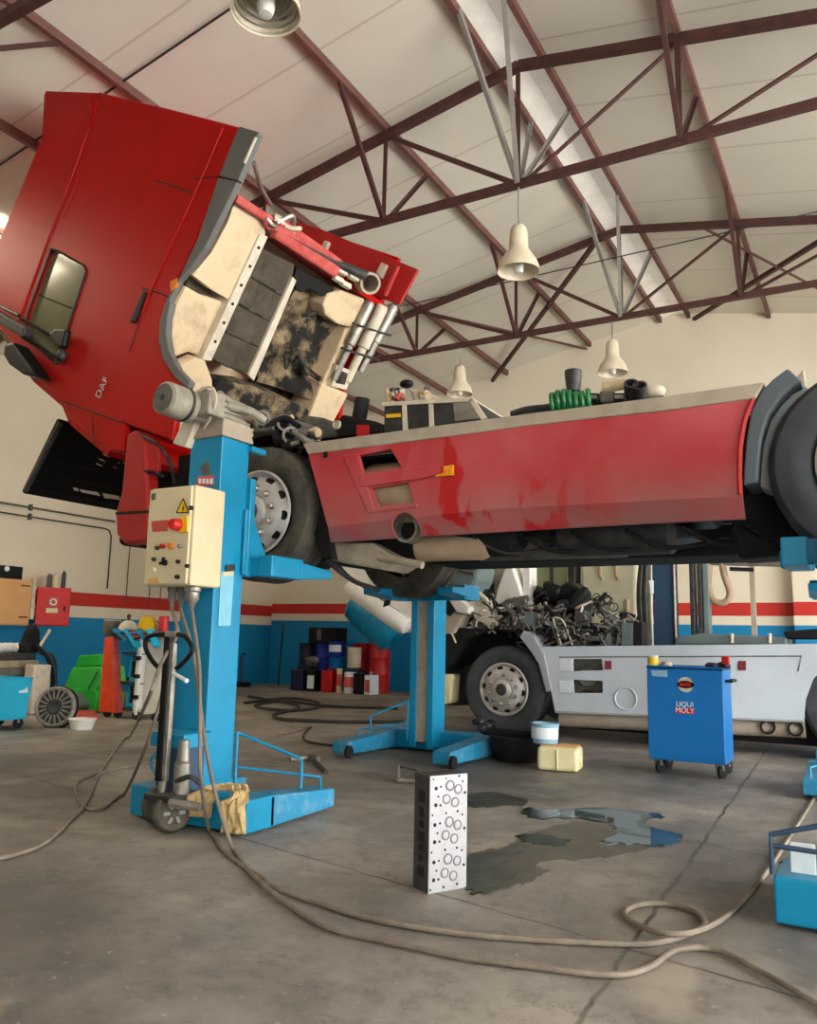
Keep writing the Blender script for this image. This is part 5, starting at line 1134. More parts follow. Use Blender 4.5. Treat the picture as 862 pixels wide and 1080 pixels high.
# ================================================================== puddle and stain
def blob(nm, pts, z, m, lab, cat, k=5, jit=.012):
    P = spline([W(a, c, z=z) for a, c in pts + pts[:1]], k)[:-1]
    P = [p + Vector((random.uniform(-jit, jit), random.uniform(-jit, jit) * 3, 0)) for p in P]
    o = MB().ext(P, (0, 0, -.004)).build(nm, m); tag(o, lab, cat); return o
wet = mat('wet_concrete', (66, 70, 60), .3, rgb2=(20, 28, 23), scale=7, amt=1., lo=.4, hi=.56)
wet2 = mat('wet_concrete_light', (96, 90, 80), .4, rgb2=(62, 62, 54), scale=5, amt=.9)
pud = mat('puddle_water', (70, 92, 90), .03, rgb2=(40, 58, 56), scale=3, spec=1.0)
blob('wet_patch', [(493, 940), (491, 905), (505, 898), (530, 893), (545, 886), (560, 878), (600, 868), (640, 866), (690, 876), (700, 884), (680, 896), (640, 904), (600, 906), (570, 910), (578, 918), (560, 930), (540, 934), (520, 942)], .0032, wet2, 'dull damp patch on the concrete around the puddle', 'wet patch')
blob('wet_patch', [(492, 938), (491, 908), (505, 900), (530, 896), (556, 892), (540, 905), (536, 915), (545, 925), (530, 936), (510, 942)], .0052, wet, 'dark greenish wet patch touching the cylinder head', 'wet patch')
blob('wet_patch', [(490, 838), (520, 835), (546, 840), (556, 848), (530, 850), (500, 850)], .004, wet, 'dark wet patch behind the cylinder head', 'wet patch')
wet3 = mat('wet_green', (40, 54, 48), .15, rgb2=(14, 24, 20), scale=6, amt=.9)
blob('wet_patch', [(545, 884), (548, 880), (570, 880), (600, 886), (590, 892), (566, 890)], .0056, wet3, 'small dark green streak left of the main puddle', 'wet patch')
blob('wet_patch', [(553, 858), (556, 852), (580, 854), (640, 852), (690, 858), (700, 862), (680, 864), (690, 872), (718, 880), (716, 888), (690, 891), (660, 888), (650, 876), (640, 868), (600, 862), (570, 864)], .0062, wet3, 'dark wet rim around the bright puddle', 'wet patch')
blob('puddle', [(578, 860), (600, 855), (640, 854), (675, 859), (678, 862), (672, 870), (688, 876), (716, 882), (712, 889), (690, 891), (660, 889), (634, 888), (650, 880), (664, 876), (650, 871), (636, 864), (605, 861)], .0072, pud, 'bright reflecting puddle of water on the floor, right of the cylinder head', 'puddle')
# ================================================================== cables and hoses on the floor
def cable(nm, pts, r, m, lab, cat='cable', k=8):
    t = thing(nm, lab, cat, tuple(pts[0])); MB().tube([Vector((q.x, q.y, max(q.z, r + .001))) for q in spline(pts, k)], r, 8).build('line', m, t, smooth=True); return t
G = lambda x, y, z=.013: W(x, y, z=z)
g1, g2 = Vector((-3.53, 3.52, 1.20)), Vector((-3.44, 3.52, 1.20))
cable('power_cable', [g2, W(210, 700, y=3.42), W(211, 760, y=3.34), W(212, 820, y=3.30), G(221, 876), G(236, 897), G(258, 915), G(278, 927), G(288, 936), G(343, 955), G(400, 971), G(480, 984), G(560, 991), G(668, 996), G(705, 992), G(735, 981), G(744, 972), G(728, 960), G(700, 953), G(672, 955), G(659, 964), G(672, 975), G(700, 984, .03), G(735, 982, .035), G(770, 963), G(805, 925), G(833, 883), G(862, 837), G(872, 815)], .0105, 'cable', 'grey cable from the control box that makes a loop on the floor at right')
cable('power_cable', [g1, W(204, 690, y=3.42), W(216, 780, y=3.36), W(228, 840, y=3.3), G(246, 896), G(262, 918), G(278, 933, .02), G(306, 955), G(343, 978), G(400, 991), G(480, 1008), G(560, 1019), G(644, 1028), G(683, 1021), G(714, 1002), G(756, 1002), G(805, 1026), G(862, 1058), G(900, 1080)], .0105, 'cable', 'grey cable from the control box running nearest the camera to the right edge')
g0 = Vector((-3.60, 3.52, 1.20))
cable('power_cable', [g0, W(187, 668, y=3.4), W(170, 700, y=3.3), W(155, 740, y=3.2), G(136, 778), G(107, 811), G(92, 845), G(77, 862), G(46, 890), G(0, 905), G(-40, 912)], .0105, 'cable', 'grey cable sweeping from the control box to the left edge of the floor')
cable('power_cable', [W(176, 690, y=3.42), W(170, 735, y=3.42), W(152, 792, y=3.42), G(130, 839), G(110, 851), G(93, 853), G(82, 842), G(80, 828), G(95, 818), G(165, 802), G(210, 793), G(250, 786), G(307, 773), G(326, 767)], .0095, 'cable', 'thin grey cable curling behind the lift and out across the floor')
cable('power_cable', [G(328, 767), G(321, 774), G(322, 781), G(340, 785), G(362, 787)], .012, 'cable_dark', 'short dark cable end leading to the far lift leg')
cable('air_hose', [G(258, 742), G(300, 737), G(330, 740), G(338, 746), G(310, 750), G(280, 748), G(270, 744), G(300, 740), G(334, 744), G(360, 746), G(420, 748)], .022, 'cable_dark', 'black hose coiled on the floor in front of the oil cans', 'hose')
cable('air_hose', [G(262, 735), G(280, 738), G(300, 741), G(316, 747), G(290, 754), G(296, 759), G(330, 761), G(380, 762), G(426, 762)], .022, 'cable_dark', 'black hose trailing along the floor towards the far lift', 'hose')
# ================================================================== oil drums and cans against the far wall
def sized(px0, px1, py0, py1, Y, ground=False):
    p = W((px0 + px1) / 2, py1, y=Y); d = depth(p); return p, (px1 - px0) / 2 * d / F, (py1 - py0) * d / F
def drum(nm, lab, cat, px0, px1, py0, py1, Y, m, grp, z=None, label_m=None, ribs=True, handle=None):
    p, R, h = sized(px0, px1, py0, py1, Y); zz = p.z if z is None else z
    t = thing(nm, lab, cat, (p.x, Y, zz), group=grp)
    pr = [(.001, 0), (R * .96, 0), (R, .01)]
    if ribs: pr += [(R, h * .33), (R * 1.03, h * .34), (R * 1.03, h * .36), (R, h * .37), (R, h * .66), (R * 1.03, h * .67), (R * 1.03, h * .69), (R, h * .70)]
    pr += [(R, h - .02), (R * 1.02, h - .015), (R * 1.02, h), (R * .95, h), (R * .94, h - .02), (.001, h - .02)]
    MB().lathe(pr, (p.x, Y, zz), (0, 0, 1), 28).build('body', m, t, smooth=True)
    if label_m:
        b = MB(); n = 10; vs = [((R + .006) * math.cos(-PI * .85 + PI * .7 * k / n), (R + .006) * math.sin(-PI * .85 + PI * .7 * k / n)) for k in range(n + 1)]
        for (xa, ya), (xb_, yb_) in zip(vs, vs[1:]): b.ext([(p.x + xa, Y + ya, zz + h * .3), (p.x + xb_, Y + yb_, zz + h * .3), (p.x + xb_, Y + yb_, zz + h * .78), (p.x + xa, Y + ya, zz + h * .78)], (-xa * .02, -ya * .02, 0))
        b.build('paper_label', label_m, t)
    MB().lathe([(.001, 0), (.03, 0), (.03, .02), (.001, .02)], (p.x + R * .5, Y, zz + h - .02), (0, 0, 1), 12).build('bung', 'steel', t, smooth=True)
    return t
def jerry(nm, lab, cat, px0, px1, py0, py1, Y, m, grp, z=0., label_m=None, dpt=.16):
    p, R, h = sized(px0, px1, py0, py1, Y)
    t = thing(nm, lab, cat, (p.x, Y, z), group=grp)
    MB().hexa([(p.x - R, Y - dpt, z), (p.x + R, Y - dpt, z), (p.x + R, Y + dpt, z), (p.x - R, Y + dpt, z)], [(p.x - R, Y - dpt, z + h * .86), (p.x + R, Y - dpt, z + h * .86), (p.x + R * .9, Y + dpt * .9, z + h * .86), (p.x - R * .9, Y + dpt * .9, z + h * .86)]).build('body', m, t, bevel=R * .18, seg=3)
    MB().tube(spline([(p.x - R * .6, Y, z + h * .83), (p.x - R * .5, Y, z + h * .97), (p.x + R * .1, Y, z + h * .97), (p.x + R * .2, Y, z + h * .83)], 5), R * .13, 8).build('handle', m, t, smooth=True)
    MB().lathe([(R * .22, 0), (R * .22, h * .12), (.001, h * .12)], (p.x + R * .55, Y, z + h * .85), (0, 0, 1), 14).build('cap', 'black', t, smooth=True)
    if label_m: MB().box(p.x - R * .7, p.x + R * .75, Y - dpt - .006, Y - dpt + .01, z + h * .12, z + h * .66).build('paper_label', label_m, t)
    return t
OG = 'oil drums and cans against the blue wall'
drum('oil_drum', 'red steel oil drum at the right end of the oil cans', 'drum', 389, 411, 674, 728, 13.9, 'drum_red', OG, z=0)
drum('oil_drum', 'red steel oil drum half hidden left of the other red drum', 'drum', 372, 390, 676, 726, 14.0, 'drum_red', OG, z=0)
drum('oil_drum', 'royal blue drum standing behind the cans', 'drum', 332, 350, 678, 727, 13.95, 'royal', OG, z=0)
drum('oil_drum', 'navy drum at the left back of the oil cans', 'drum', 314, 332, 680, 727, 14.0, 'navy', OG, z=0)
drum('plastic_pail', 'bright blue pail with a white label stacked on another pail', 'pail', 347, 364, 677, 692, 13.7, 'royal', OG, z=W(355, 692, y=13.7).z, label_m='paper', ribs=False)
drum('plastic_pail', 'mid blue pail under the white labelled one', 'pail', 346, 364, 692, 727, 13.7, 'cab_blue', OG, z=0, ribs=False)
drum('plastic_pail', 'whitish pail stacked beside the red drums', 'pail', 366, 381, 683, 704, 13.6, 'white_edge', OG, z=W(373, 704, y=13.6).z, ribs=False)
drum('plastic_pail', 'dark pail beneath the whitish pail', 'pail', 365, 380, 704, 728, 13.6, 'navy', OG, z=0, ribs=False)
jerry('oil_can', 'black square oil can at the far left front with a white edge label', 'can', 309, 326, 704, 729, 13.4, 'navy', OG, label_m=None)
jerry('oil_can', 'black oil can with a round white label, second from the left', 'can', 326.5, 338, 704, 729, 13.36, 'black', OG, label_m='paper')
jerry('oil_can', 'dark red oil can in the front row', 'can', 342, 354.5, 703, 729, 13.36, 'drum_red', OG)
drum('plastic_pail', 'narrow red and white pail at the right of the dark red can', 'pail', 354.5, 361, 703, 728, 13.33, 'canister', OG, z=0, ribs=False, label_m='labelred')
drum('plastic_pail', 'white bucket with a pinkish label in the front row', 'pail', 362.5, 375.5, 707, 729, 13.33, 'paper', OG, z=0, ribs=False, label_m='labelred')
jerry('oil_can', 'black oil can with a pale pink label at the right of the front row', 'can', 376, 388, 703, 728, 13.36, 'black', OG)
jerry('oil_can', 'slim white oil can with a pink label at the front right', 'can', 388.2, 396, 704, 727.5, 13.36, 'paper', OG, label_m='labelred')
p = W(336, 672, y=13.9)
bx = thing('black_box', 'black box lying on top of the blue drums', 'box', (p.x, 13.95, W(336, 677, y=13.9).z))
b0, b1 = W(328, 677, y=13.8), W(358, 662, y=13.8); MB().box(b0.x, b1.x, 13.7, 14.1, W(336, 679, y=13.9).z, b1.z).build('body', 'frame_black', bx, bevel=.02)
MB().box(b0.x + .22, b0.x + .33, 13.69, 13.72, b0.z + .04, b1.z - .03).build('label', 'grime', bx)
p, R, h = sized(320, 337, 692, 704, 13.4)
b = MB()
for k in range(6): b.ball((p.x + random.uniform(-.12, .12), 13.45 + random.uniform(-.08, .08), .53 + random.uniform(0, .08)), random.uniform(.06, .09), (1.3, 1, .8), 10)
tag(b.build('filter_pile', 'grime', None, smooth=True), 'small heap of greyish rags on the two left oil cans', 'rags')
# light blue tarp roll / barrel and the leaning pole
p = W(388, 664, y=13.5)
br = thing('blue_barrel', 'bright blue plastic barrel tipped over on the stacked cans', 'barrel', tuple(p))
a, c = W(374, 634, y=13.4), W(424, 680, y=13.6)
MB().lathe([(.001, 0), (.25, 0), (.34, .08), (.36, .3), (.36, .9), (.34, 1.05), (.26, 1.12), (.001, 1.12)], a, c - a, 26).build('body', 'lift_blue', br, smooth=True)
MB().lathe([(.365, .5), (.375, .52), (.375, .56), (.365, .58)], a, c - a, 26).build('hoop', 'lift_blue', br, smooth=True)
tag(MB().tube([(W(296, 655, y=13.2).x, 13.3, 1.3), (W(292, 720, y=13.9).x, 13.95, 0.03)], .018, 8).build('leaning_pole', 'dsteel', None), 'thin dark pole leaning on the blue wall left of the cans', 'pole')
t = thing('pallet_truck', 'dark blue hand pump standing by the blue wall', 'pump', tuple(W(254, 724, z=0)))
o = W(254, 724, z=0); MB().tube(spline([o, o + Vector((0, 0, .35)), o + Vector((.03, -.05, .62)), o + Vector((.1, 0, .68))], 5), .03, 8).build('body', 'dark_blue', t, smooth=True)
MB().box(o.x - .15, o.x + .2, o.y - .1, o.y + .1, .0, .1).build('foot', 'frame_black', t, bevel=.02)

# ================================================================== left workshop corner
# cyan bin on casters
p = W(31, 762, z=.06)
bn = thing('parts_bin', 'cyan steel bin on casters at the left edge of the photo', 'bin', (p.x - .25, p.y - .4, 0))
x1 = p.x; x0 = x1 - .5; y1 = p.y; y0 = y1 - .85; zt = W(32, 716, x=x1).z
b = MB().hexa([(x0 + .04, y0 + .03, .10), (x1 - .02, y0 + .03, .10), (x1 - .02, y1 - .03, .10), (x0 + .04, y1 - .03, .10)], [(x0, y0, zt), (x1, y0, zt), (x1, y1, zt), (x0, y1, zt)])
bb = b.build('body', 'sky_blue', bn, bevel=.012)
for xa, xb_, ya, yb_ in ((x0, x1, y0, y0 + .03), (x0, x1, y1 - .03, y1), (x0, x0 + .03, y0, y1), (x1 - .03, x1, y0, y1)): MB().box(xa, xb_, ya, yb_, zt, zt + .015).build('rim_lip', 'sky_blue', bn)
MB().ext(pxpoly([(19, 729), (26, 727), (28, 724), (29, 730), (20, 731)], x=x1 - .006), (.012, 0, 0)).build('white_mark', 'paper', bn)
for x in (x0 + .08, x1 - .08):
    for y in (y0 + .08, (y0 + y1) / 2, y1 - .08):
        cw = MB().lathe([(.001, -.014), (.05, -.014), (.055, 0), (.05, .014), (.001, .014)], (x, y, .055), (.8, -.6, 0), 20).build('caster_wheel', 'frame_black', bn, smooth=True)
        MB().box(x - .02, x + .02, y - .02, y + .02, .06, .11).build('caster_fork', 'steel', cw)
# clutch cover leaning
p = W(51, 768, z=0); o = Vector((p.x, p.y + .06, .225)); ax = Vector((.50, -.85, .16)).normalized()
cl = thing('clutch_cover', 'round steel clutch pressure plate standing on edge beside the cyan bin', 'engine part', (p.x, p.y + .06, 0))
MB().lathe([(.185, .012), (.205, .018), (.222, .0), (.225, -.03), (.20, -.05), (.185, -.04)], o, ax, 40, close=True).build('cover', 'steel', cl, smooth=True)
MB().lathe([(.001, .02), (.035, .02), (.05, .03), (.07, .03), (.09, .01), (.10, .0)], o, ax, 32).build('hub', 'dsteel', cl, smooth=True)
e1_ = ax.cross(Vector((0, 0, 1))).normalized(); e2_ = ax.cross(e1_)
for k in range(18):
    a_ = 2 * PI * k / 18; d = e1_ * math.cos(a_) + e2_ * math.sin(a_)
    MB().bar(o + d * .085 + ax * .02, o + d * .185 + ax * .022, .017, .008, up=tuple(ax)).build('spring_finger', 'steel', cl)
MB().lathe([(.001, -.03), (.19, -.02)], o, ax, 32).build('inner_plate', 'dsteel', cl)
MB().lathe([(.17, -.06), (.235, -.06), (.235, -.08), (.17, -.08)], o, ax, 36, close=True).build('friction_ring', 'frame_black', cl, smooth=True)
# white basin, cable drum etc.
p = W(78, 770, z=0)
bs = thing('enamel_basin', 'white plastic basin on the floor right of the clutch plate', 'basin', tuple(p))
MB().lathe([(.001, 0), (.11, 0), (.14, .10), (.15, .105), (.15, .115), (.13, .115), (.105, .02), (.001, .02)], p + Vector((0, .1, 0)), (0, 0, 1), 30).build('body', 'white', bs, smooth=True)
# green bins
gp = W(86, 752, z=0)
gn = thing('green_bin', 'bright green plastic bin with a sloping lid, tipped against the trolley', 'bin', tuple(gp))
def gq(pts, d, nm, m, Y=None): 
    Y = gp.y + .1 if Y is None else Y
    return MB().ext(pxpoly(pts, y=Y), (-.05, d, 0)).build(nm, m, gn, bevel=.02, seg=3)
gq([(66, 726), (100, 727), (103, 734), (101, 751), (88, 751), (74, 744)], .5, 'lower_bin', 'green')
gq([(76, 704), (106, 703), (108, 720), (100, 728), (66, 727)], .45, 'lid', mat('green_lid', (70, 200, 80), .45), gp.y + .12)
gq([(83, 691), (105, 690), (106, 702), (78, 704)], .4, 'upper_bin', 'green', gp.y + .16)
MB().tube([W(103, 708, y=gp.y + .09), W(93, 727, y=gp.y + .09)], .012, 6).build('lid_seam', 'dgreen', gn)
cz = thing('floor_board', 'pinkish wooden board on the floor under the green bin', 'board', tuple(W(85, 756, z=0)))
MB().ext([W(64, 752, z=.0), W(70, 760, z=0), W(104, 760, z=0), W(100, 752, z=0)], (0, 0, .04)).build('board', 'pink', cz, bevel=.006)
# grey gearbox part between clutch and bin
gx = thing('gearbox_part', 'bluish grey casting standing between the clutch plate and the green bin', 'engine part', tuple(W(70, 752, z=0)))
q = W(70, 752, z=0)
MB().ext(pxpoly([(58, 728), (72, 732), (80, 744), (76, 752), (60, 752)], y=q.y), (0, .3, 0)).build('casting', 'teal_grey', gx, bevel=.04)
MB().lathe([(.001, 0), (.07, 0), (.09, .03), (.09, .12), (.001, .12)], W(74, 742, y=q.y - .02), (.3, -1, .1), 18).build('flange', 'teal_grey', gx, smooth=True)
# tool trolley
tp = W(112, 757, z=0); TYy = tp.y
tt = thing('tool_trolley', 'tool trolley with an orange red end panel and a white side panel', 'trolley', (W(135, 757, y=TYy).x, TYy + .2, 0))
xr0, xr1 = W(105, 740, y=TYy).x, W(122, 740, y=TYy).x
rp = MB().ext(pxpoly([(110, 673), (117, 671), (119, 700), (123, 752), (104, 751)], y=TYy), (-.04, .06, 0)).build('red_end_panel', 'panel_or', tt, bevel=.01)
MB().ext(pxpoly([(117, 671), (119.5, 672), (125, 751), (122, 752)], y=TYy - .01), (0, .08, 0)).build('panel_edge', 'pink', tt)
xw0, xw1 = W(148, 740, y=TYy + .1).x, W(172, 740, y=TYy + .1).x
zt_ = W(150, 672, y=TYy).z
MB().box(xw0, xw1, TYy + .12, TYy + .16, .08, zt_).build('white_side_panel', 'white', tt, bevel=.008)
MB().box(xw0 - .03, xw0 + .02, TYy + .02, TYy + .4, .06, zt_).build('upright', 'white', tt, bevel=.006)
for z in (.10, .42, .78):
    MB().box(xr1 - .02, xw0 + .02, TYy + .05, TYy + .4, z, z + .03).build('shelf', 'dsteel', tt, bevel=.005)
for z in (.25, .5, .72): MB().box(xw0 - .04, xw0 + .03, TYy + .0, TYy + .04, z, z + .05).build('clip', 'black', tt)
MB().box(xr1 - .02, xw0 + .02, TYy + .38, TYy + .41, .06, zt_).build('back_panel', 'lift_blue', tt)
MB().box(xr0 - .02, xw1 + .06, TYy, TYy + .42, zt_, zt_ + .03).build('top_tray', 'dsteel', tt, bevel=.01)
for x in (xr0 + .1, xr1, xw0, xw1 - .05):
    MB().lathe([(.001, -.015), (.05, -.015), (.055, 0), (.05, .015), (.001, .015)], (x, TYy + .05, .055), (.7, -.7, 0), 18).build('caster_wheel', 'frame_black', tt, smooth=True)
tools = ['ring spanner', 'open spanner', 'socket bar', 'pliers', 'air ratchet', 'grease gun', 'long extension bar', 'crimping tool', 'small blue jack', 'chisel']
for k in range(10):
    row = k // 5; x = xr1 + .02 + (xw0 - xr1 - .04) * ((k % 5) + .5) / 5; z0 = .14 + row * .32 + .005
    h = .22 + .06 * ((k * 7) % 3) if row == 1 else .24
    t = thing('hand_tool', '%s tool, number %s from the left on the %s shelf of the trolley' % (['blue', 'black', 'white', 'steel', 'dark blue'][k % 5], ['one', 'two', 'three', 'four', 'five'][k % 5], ['lower', 'middle'][row]), 'tool', (x, TYy + .15, z0 - .005 if row == 0 else .45), group='hand tools on the trolley shelves')
    z0 = .135 if row == 0 else .452
    m = ['sky_blue', 'black', 'paper', 'steel', 'dark_blue'][k % 5]
    MB().tube([(x, TYy + .15, z0), (x + .01, TYy + .16, z0 + h)], .022, 8).build('shank', m, t, smooth=True)
    MB().torus((x + .01, TYy + .16, z0 + h * .95), (.3, -1, 0), .03, .012, 16, 6).build('jaw', random.choice(['frame_black', 'lift_blue', 'steel']), t, smooth=True)
    MB().box(x - .03, x + .03, TYy + .12, TYy + .18, z0, z0 + .05).build('foot', random.choice(['lift_blue', 'black', 'sky_blue']), t, bevel=.006)
# on the trolley
zt2 = zt_ + .03
p = W(115, 640, y=TYy + .2)
can_at('grease_pot', 'dusty grey round pot on the trolley top, left', 'pot', 119, 652, TYy + .2, .11, .17, 'grime', z=zt2 + .0, lid='greyrail')
o = W(136, 652, y=TYy + .2)
dm = thing('white_bowl', 'upturned white bowl on the trolley top', 'bowl', (o.x, TYy + .2, zt2))
MB().lathe([(.13, 0), (.13, .06), (.10, .13), (.05, .17), (.001, .18)], (o.x, TYy + .2, zt2), (0, 0, 1), 24).build('shell', 'white_edge', dm, smooth=True)
MB().lathe([(.02, .17), (.025, .25), (.001, .26)], (o.x, TYy + .2, zt2), (0, 0, 1), 12).build('spout', 'dsteel', dm, smooth=True)
o = W(157.5, 638, y=TYy + .15)
yr = thing('yellow_reel', 'round yellow reel standing on the trolley top', 'reel', (o.x, TYy + .15, zt2))
MB().lathe([(.001, -.05), (.105, -.05), (.115, -.03), (.115, .03), (.105, .05), (.001, .05)], (o.x, TYy + .15, zt2 + .115), (.4, -1, 0), 28).build('drum', 'yellow', yr, smooth=True)
MB().torus((o.x, TYy + .15, zt2 + .115), (.4, -1, 0), .112, .012, 28, 6).build('rim', 'orange', yr, smooth=True)
can_at('red_can', 'red spray can between the yellow reel and the control box', 'can', 173, 655, TYy + .15, .06, .22, 'red', z=zt2, lid='drum_red')
for k in range(7):
    xa = W(random.uniform(112, 135), 660, y=TYy).x; xb_ = W(random.uniform(150, 176), 650, y=TYy).x
    tag(MB().tube(spline([(xa, TYy + .05, zt2 + .02), ((xa * 2 + xb_) / 3, TYy - .03, zt2 - .06 + .03 * (k % 4)), ((xa + 2 * xb_) / 3, TYy - .02, zt2 - .02 + .02 * k / 2), (xb_, TYy + .02, zt2 + .03)], 5), .017, 6).build('air_line', ['cable_dark', 'drum_red', 'frame_black', 'cab_blue', 'dsteel', 'pink', 'black'][k], None, smooth=True),
        '%s hose draped across the front of the trolley top' % ['dark grey', 'red', 'black', 'blue', 'steel grey', 'pinkish', 'deep black'][k], 'hose', 'hoses tangled on the trolley')
for k in range(4):
    p0 = W(122 + k * 12, 664, y=TYy - .02); p1 = W(136 + k * 10, 676 + 6 * (k % 2), y=TYy - .04)
    tag(MB().bar(p0, p1, .10, .03).build('blue_clamp', 'sky_blue' if k % 2 else 'lift_blue', None, bevel=.004), '%s blue clamp hanging from the trolley top, %s from the left' % (['light', 'bright'][k % 2], ['first', 'second', 'third', 'fourth'][k]), 'clamp', 'blue clamps on the trolley')
# red fire cabinet on the wall
fy = W(50, 640, x=XL + .3)
fc = thing('fire_cabinet', 'red steel fire cabinet with a white emblem on the left wall', 'cabinet', (XL + .25, fy.y, 1.3))
Rz = Matrix.Rotation(math.radians(52), 3, 'Z')
fcx = W(56, 640, y=fy.y - .05); dd = depth(fcx); wd = 33 * dd / F; ht = 40 * dd / F
MB().rbox(fcx, (wd, .22, ht), Rz).build('body', 'red', fc, bevel=.012)
fn = Rz @ Vector((0, -1, 0)); fxv = Rz @ Vector((1, 0, 0))
MB().rbox(fcx + fn * .115, (wd * .96, .012, ht * .96), Rz).build('door', 'red', fc, bevel=.006)
def fpl(nm, u, v, w_, h_, m, k=.122): return MB().rbox(fcx + fn * k + fxv * u * wd + Vector((0, 0, v * ht)), (w_ * wd, .004, h_ * ht), Rz).build(nm, m, fc)
fpl('emblem', .0, .12, .26, .26, 'pink'); fpl('label', -.02, -.10, .34, .12, 'canister')
MB().torus(fcx + fn * .126 + Vector((0, 0, .12 * ht)), fn, .045, .010, 20, 6).build('emblem_ring', 'paper', fc)
MB().rbox(fcx + fn * .13 + fxv * wd * .34 + Vector((0, 0, -.03)), (.03, .03, .09), Rz).build('latch', 'black', fc, bevel=.006)
MB().rbox(fcx - fn * .25 , (.06, .3, ht * .5), Rz).build('wall_bracket', 'drum_red', fc)
for k, (x, m, r, h) in enumerate(((50.5, 'grime', .045, .22), (57, 'white_edge', .06, .24), (64, 'dsteel', .035, .27))):
    o = fcx + fxv * (x - 56) / 33 * wd; o.z = fcx.z + ht / 2 
    t = thing('spray_can', '%s can on top of the red fire cabinet' % ['grey', 'white', 'tall dark'][k], 'can', tuple(o), group='cans on the fire cabinet')
    MB().lathe([(.001, 0), (r, 0), (r, h * .85), (r * .6, h * .93), (r * .6, h), (.001, h)], o, (0, 0, 1), 16).build('body', m, t, smooth=True)
    MB().lathe([(r * .5, h), (r * .4, h + .03), (.001, h + .03)], o, (0, 0, 1), 12).build('nozzle', 'white', t, smooth=True)
# plywood cupboard and black box
wy = W(28, 635, x=XL + .5).y
wc = thing('plywood_cupboard', 'plain plywood cupboard fixed to the wall at the left edge', 'cupboard', (XL + .25, wy - .6, 1.2))
P0 = W(30, 660, x=XL + .45); P1 = W(30, 612, x=XL + .45)
MB().box(XL, XL + .45, P0.y - 1.3, P0.y, P0.z, P1.z).build('carcass', 'wood', wc, bevel=.006)
MB().box(XL + .45, XL + .47, P0.y - 1.28, P0.y - .02, P0.z + .02, P1.z - .02).build('door', 'wood', wc, bevel=.004)
for z in (P0.z + .12, P1.z - .1): MB().box(XL + .47, XL + .48, P0.y - .2, P0.y - .05, z, z + .02).build('hinge', 'rust', wc)
MB().box(XL + .40, XL + .47, P0.y, P0.y + .06, P0.z + .1, P1.z + .02).build('side_post', 'white_edge', wc)
q = W(23, 608, x=XL + .4)
bk_ = thing('radio', 'black radio set on top of the plywood cupboard', 'radio', (XL + .3, q.y - .4, P1.z))
MB().box(XL + .15, XL + .42, q.y - .9, q.y, P1.z, P1.z + .2).build('case', 'black', bk_, bevel=.015)
MB().lathe([(.001, .01), (.04, .01), (.04, 0)], (XL + .42, q.y - .28, P1.z + .15), (1, 0, 0), 16).build('dial', 'paper', bk_)
# bench with steel bars, vice and cloth
by = W(36, 700, x=-9.6)
bnch = thing('workbench', 'low steel bench stacked with dusty bars at the left edge', 'bench', (-9.9, by.y - 1.0, 0))
zb2 = W(36, 712, x=-9.6).z
MB().box(-10.5, -9.6, by.y - 2.2, by.y, zb2 - .12, zb2).build('bench_top', 'dsteel', bnch, bevel=.01)
for x in (-10.4, -9.7):
    for y in (by.y - 2.1, by.y - .1): MB().box(x - .04, x + .04, y - .04, y + .04, 0, zb2 - .12).build('leg', 'dsteel', bnch)
for k in range(9):
    r_, c_ = k // 3, k % 3
    z = zb2 + .005 + r_ * .095; x = -9.68 - c_ * .27 - .04 * r_
    yy = by.y + random.uniform(-.15, .1)
    tag(MB().box(x - .11, x + .11, yy - 2.0, yy, z, z + .09).build('steel_bar', ['grime', 'greyrail', 'dsteel', 'mudguard'][k % 4], None, bevel=.008),
        '%s bar in the %s row of the bench stack, %s' % (['dusty grey', 'pale dusty', 'dark steel', 'brownish'][k % 4], ['bottom', 'middle', 'top'][r_], ['nearest the room', 'in the middle', 'by the wall'][c_]), 'bar', 'bars stacked on the bench')
zs = zb2 + .005 + 3 * .095
q = W(19, 682, x=-9.75)
b = MB(); 
for k in range(6): b.ball((-9.8 + random.uniform(-.06, .06), q.y - .25 + .1 * k, zs + .06), .085, (.8, 1.1, .75), 10)
tag(b.build('white_cloth', 'white', None, smooth=True), 'white cloth on the stacked bars at the left edge', 'cloth')
vz = W(33, 672, x=-9.7)
vc = thing('bench_vice', 'black bench vice behind the white cloth, under the fire cabinet', 'vice', (-9.7, vz.y, zs))
MB().box(-9.82, -9.62, vz.y - .12, vz.y + .12, zs, zs + .12).build('base', 'frame_black', vc, bevel=.02)
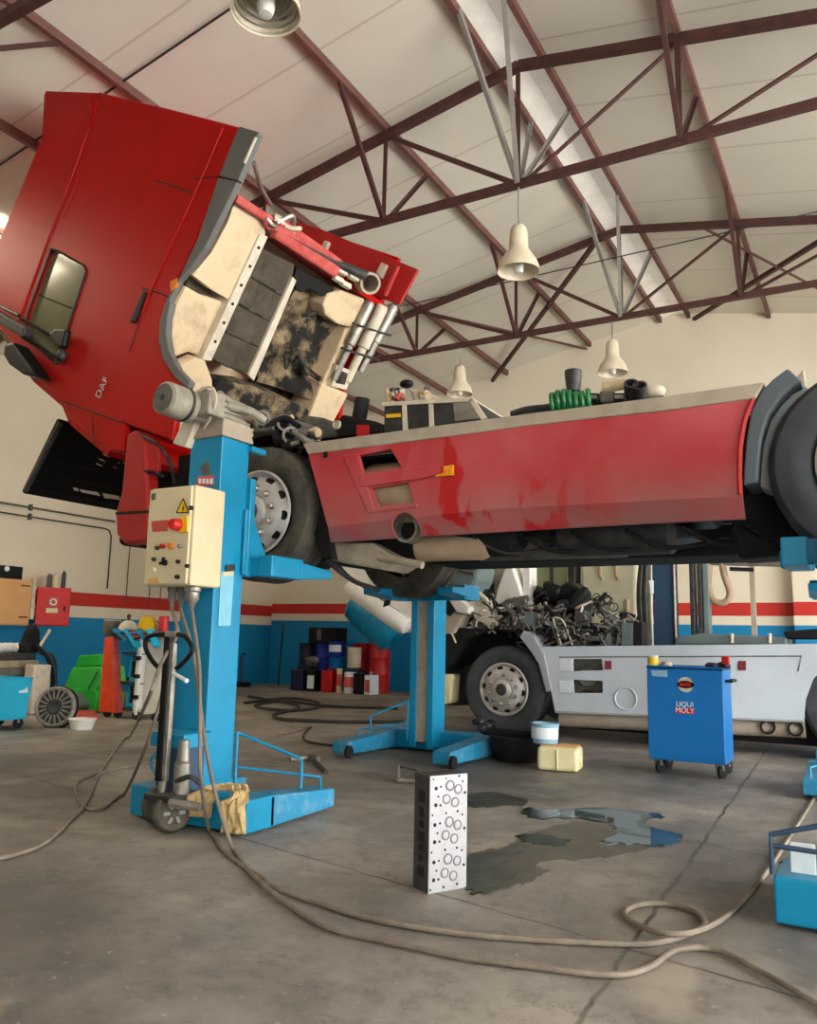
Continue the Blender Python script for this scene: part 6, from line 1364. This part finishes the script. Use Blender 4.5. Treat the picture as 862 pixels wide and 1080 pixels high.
MB().ext([(-9.8, vz.y - .1, zs + .1), (-9.8, vz.y + .12, zs + .1), (-9.8, vz.y + .1, zs + .28), (-9.8, vz.y + .02, zs + .38), (-9.8, vz.y - .06, zs + .25)], (.14, 0, 0)).build('jaw', 'frame_black', vc, bevel=.02)
MB().tube([(-9.6, vz.y + .05, zs + .05), (-9.6, vz.y + .2, zs + .3)], .02, 8).build('handle', 'white_edge', vc)
for k in range(3):
    a = W(38 + k * 2, 680 + k * 4, x=-9.55); m_ = W(50 + k * 3, 694, x=-9.5); c = W(56 + k, 716 + k * 4, x=-9.45)
    tag(MB().tube(spline([a, m_, c, Vector((c.x + .02, c.y - .05, .03))], 6), .028, 8).build('welding_cable', ['frame_black', 'dark_blue', 'cable_dark'][k], None, smooth=True), '%s cable arching off the end of the bench, %s one' % (['black', 'dark blue', 'charcoal'][k], ['upper', 'middle', 'lower'][k]), 'cable', 'cables off the bench')
bxw = W(44, 722, x=-9.4)
tag(MB().box(-9.5, -9.3, bxw.y - .2, bxw.y + .05, 0.0, .62).build('battery_charger', 'white_edge', None, bevel=.02), 'pale box standing behind the clutch plate', 'box')
# ================================================================== camera, light, view
cd = bpy.data.cameras.new('camera'); cam = bpy.data.objects.new('camera', cd); C.objects.link(cam)
cam.matrix_world = Matrix(((RX.x, RX.y, RX.z, 0), (RY.x, RY.y, RY.z, 0), (RZ.x, RZ.y, RZ.z, CAMH), (0, 0, 0, 1)))
cd.sensor_fit = 'VERTICAL'; cd.sensor_height = 36; cd.lens = F / 1080 * 36; cd.clip_start = .05; cd.clip_end = 200
bpy.context.scene.camera = cam
w = bpy.data.worlds.new('world'); bpy.context.scene.world = w; w.use_nodes = True
nt = w.node_tree; bg = nt.nodes['Background']; bg.inputs['Color'].default_value = (1.0, .985, .95, 1); bg.inputs['Strength'].default_value = 6.6
sc = bpy.context.scene
sc.view_settings.view_transform = 'Standard'; sc.view_settings.look = 'None'; sc.view_settings.gamma = 1; sc.view_settings.use_curve_mapping = False
sc.view_settings.exposure = 0.9
sc.cycles.max_bounces = 8; sc.cycles.diffuse_bounces = 5
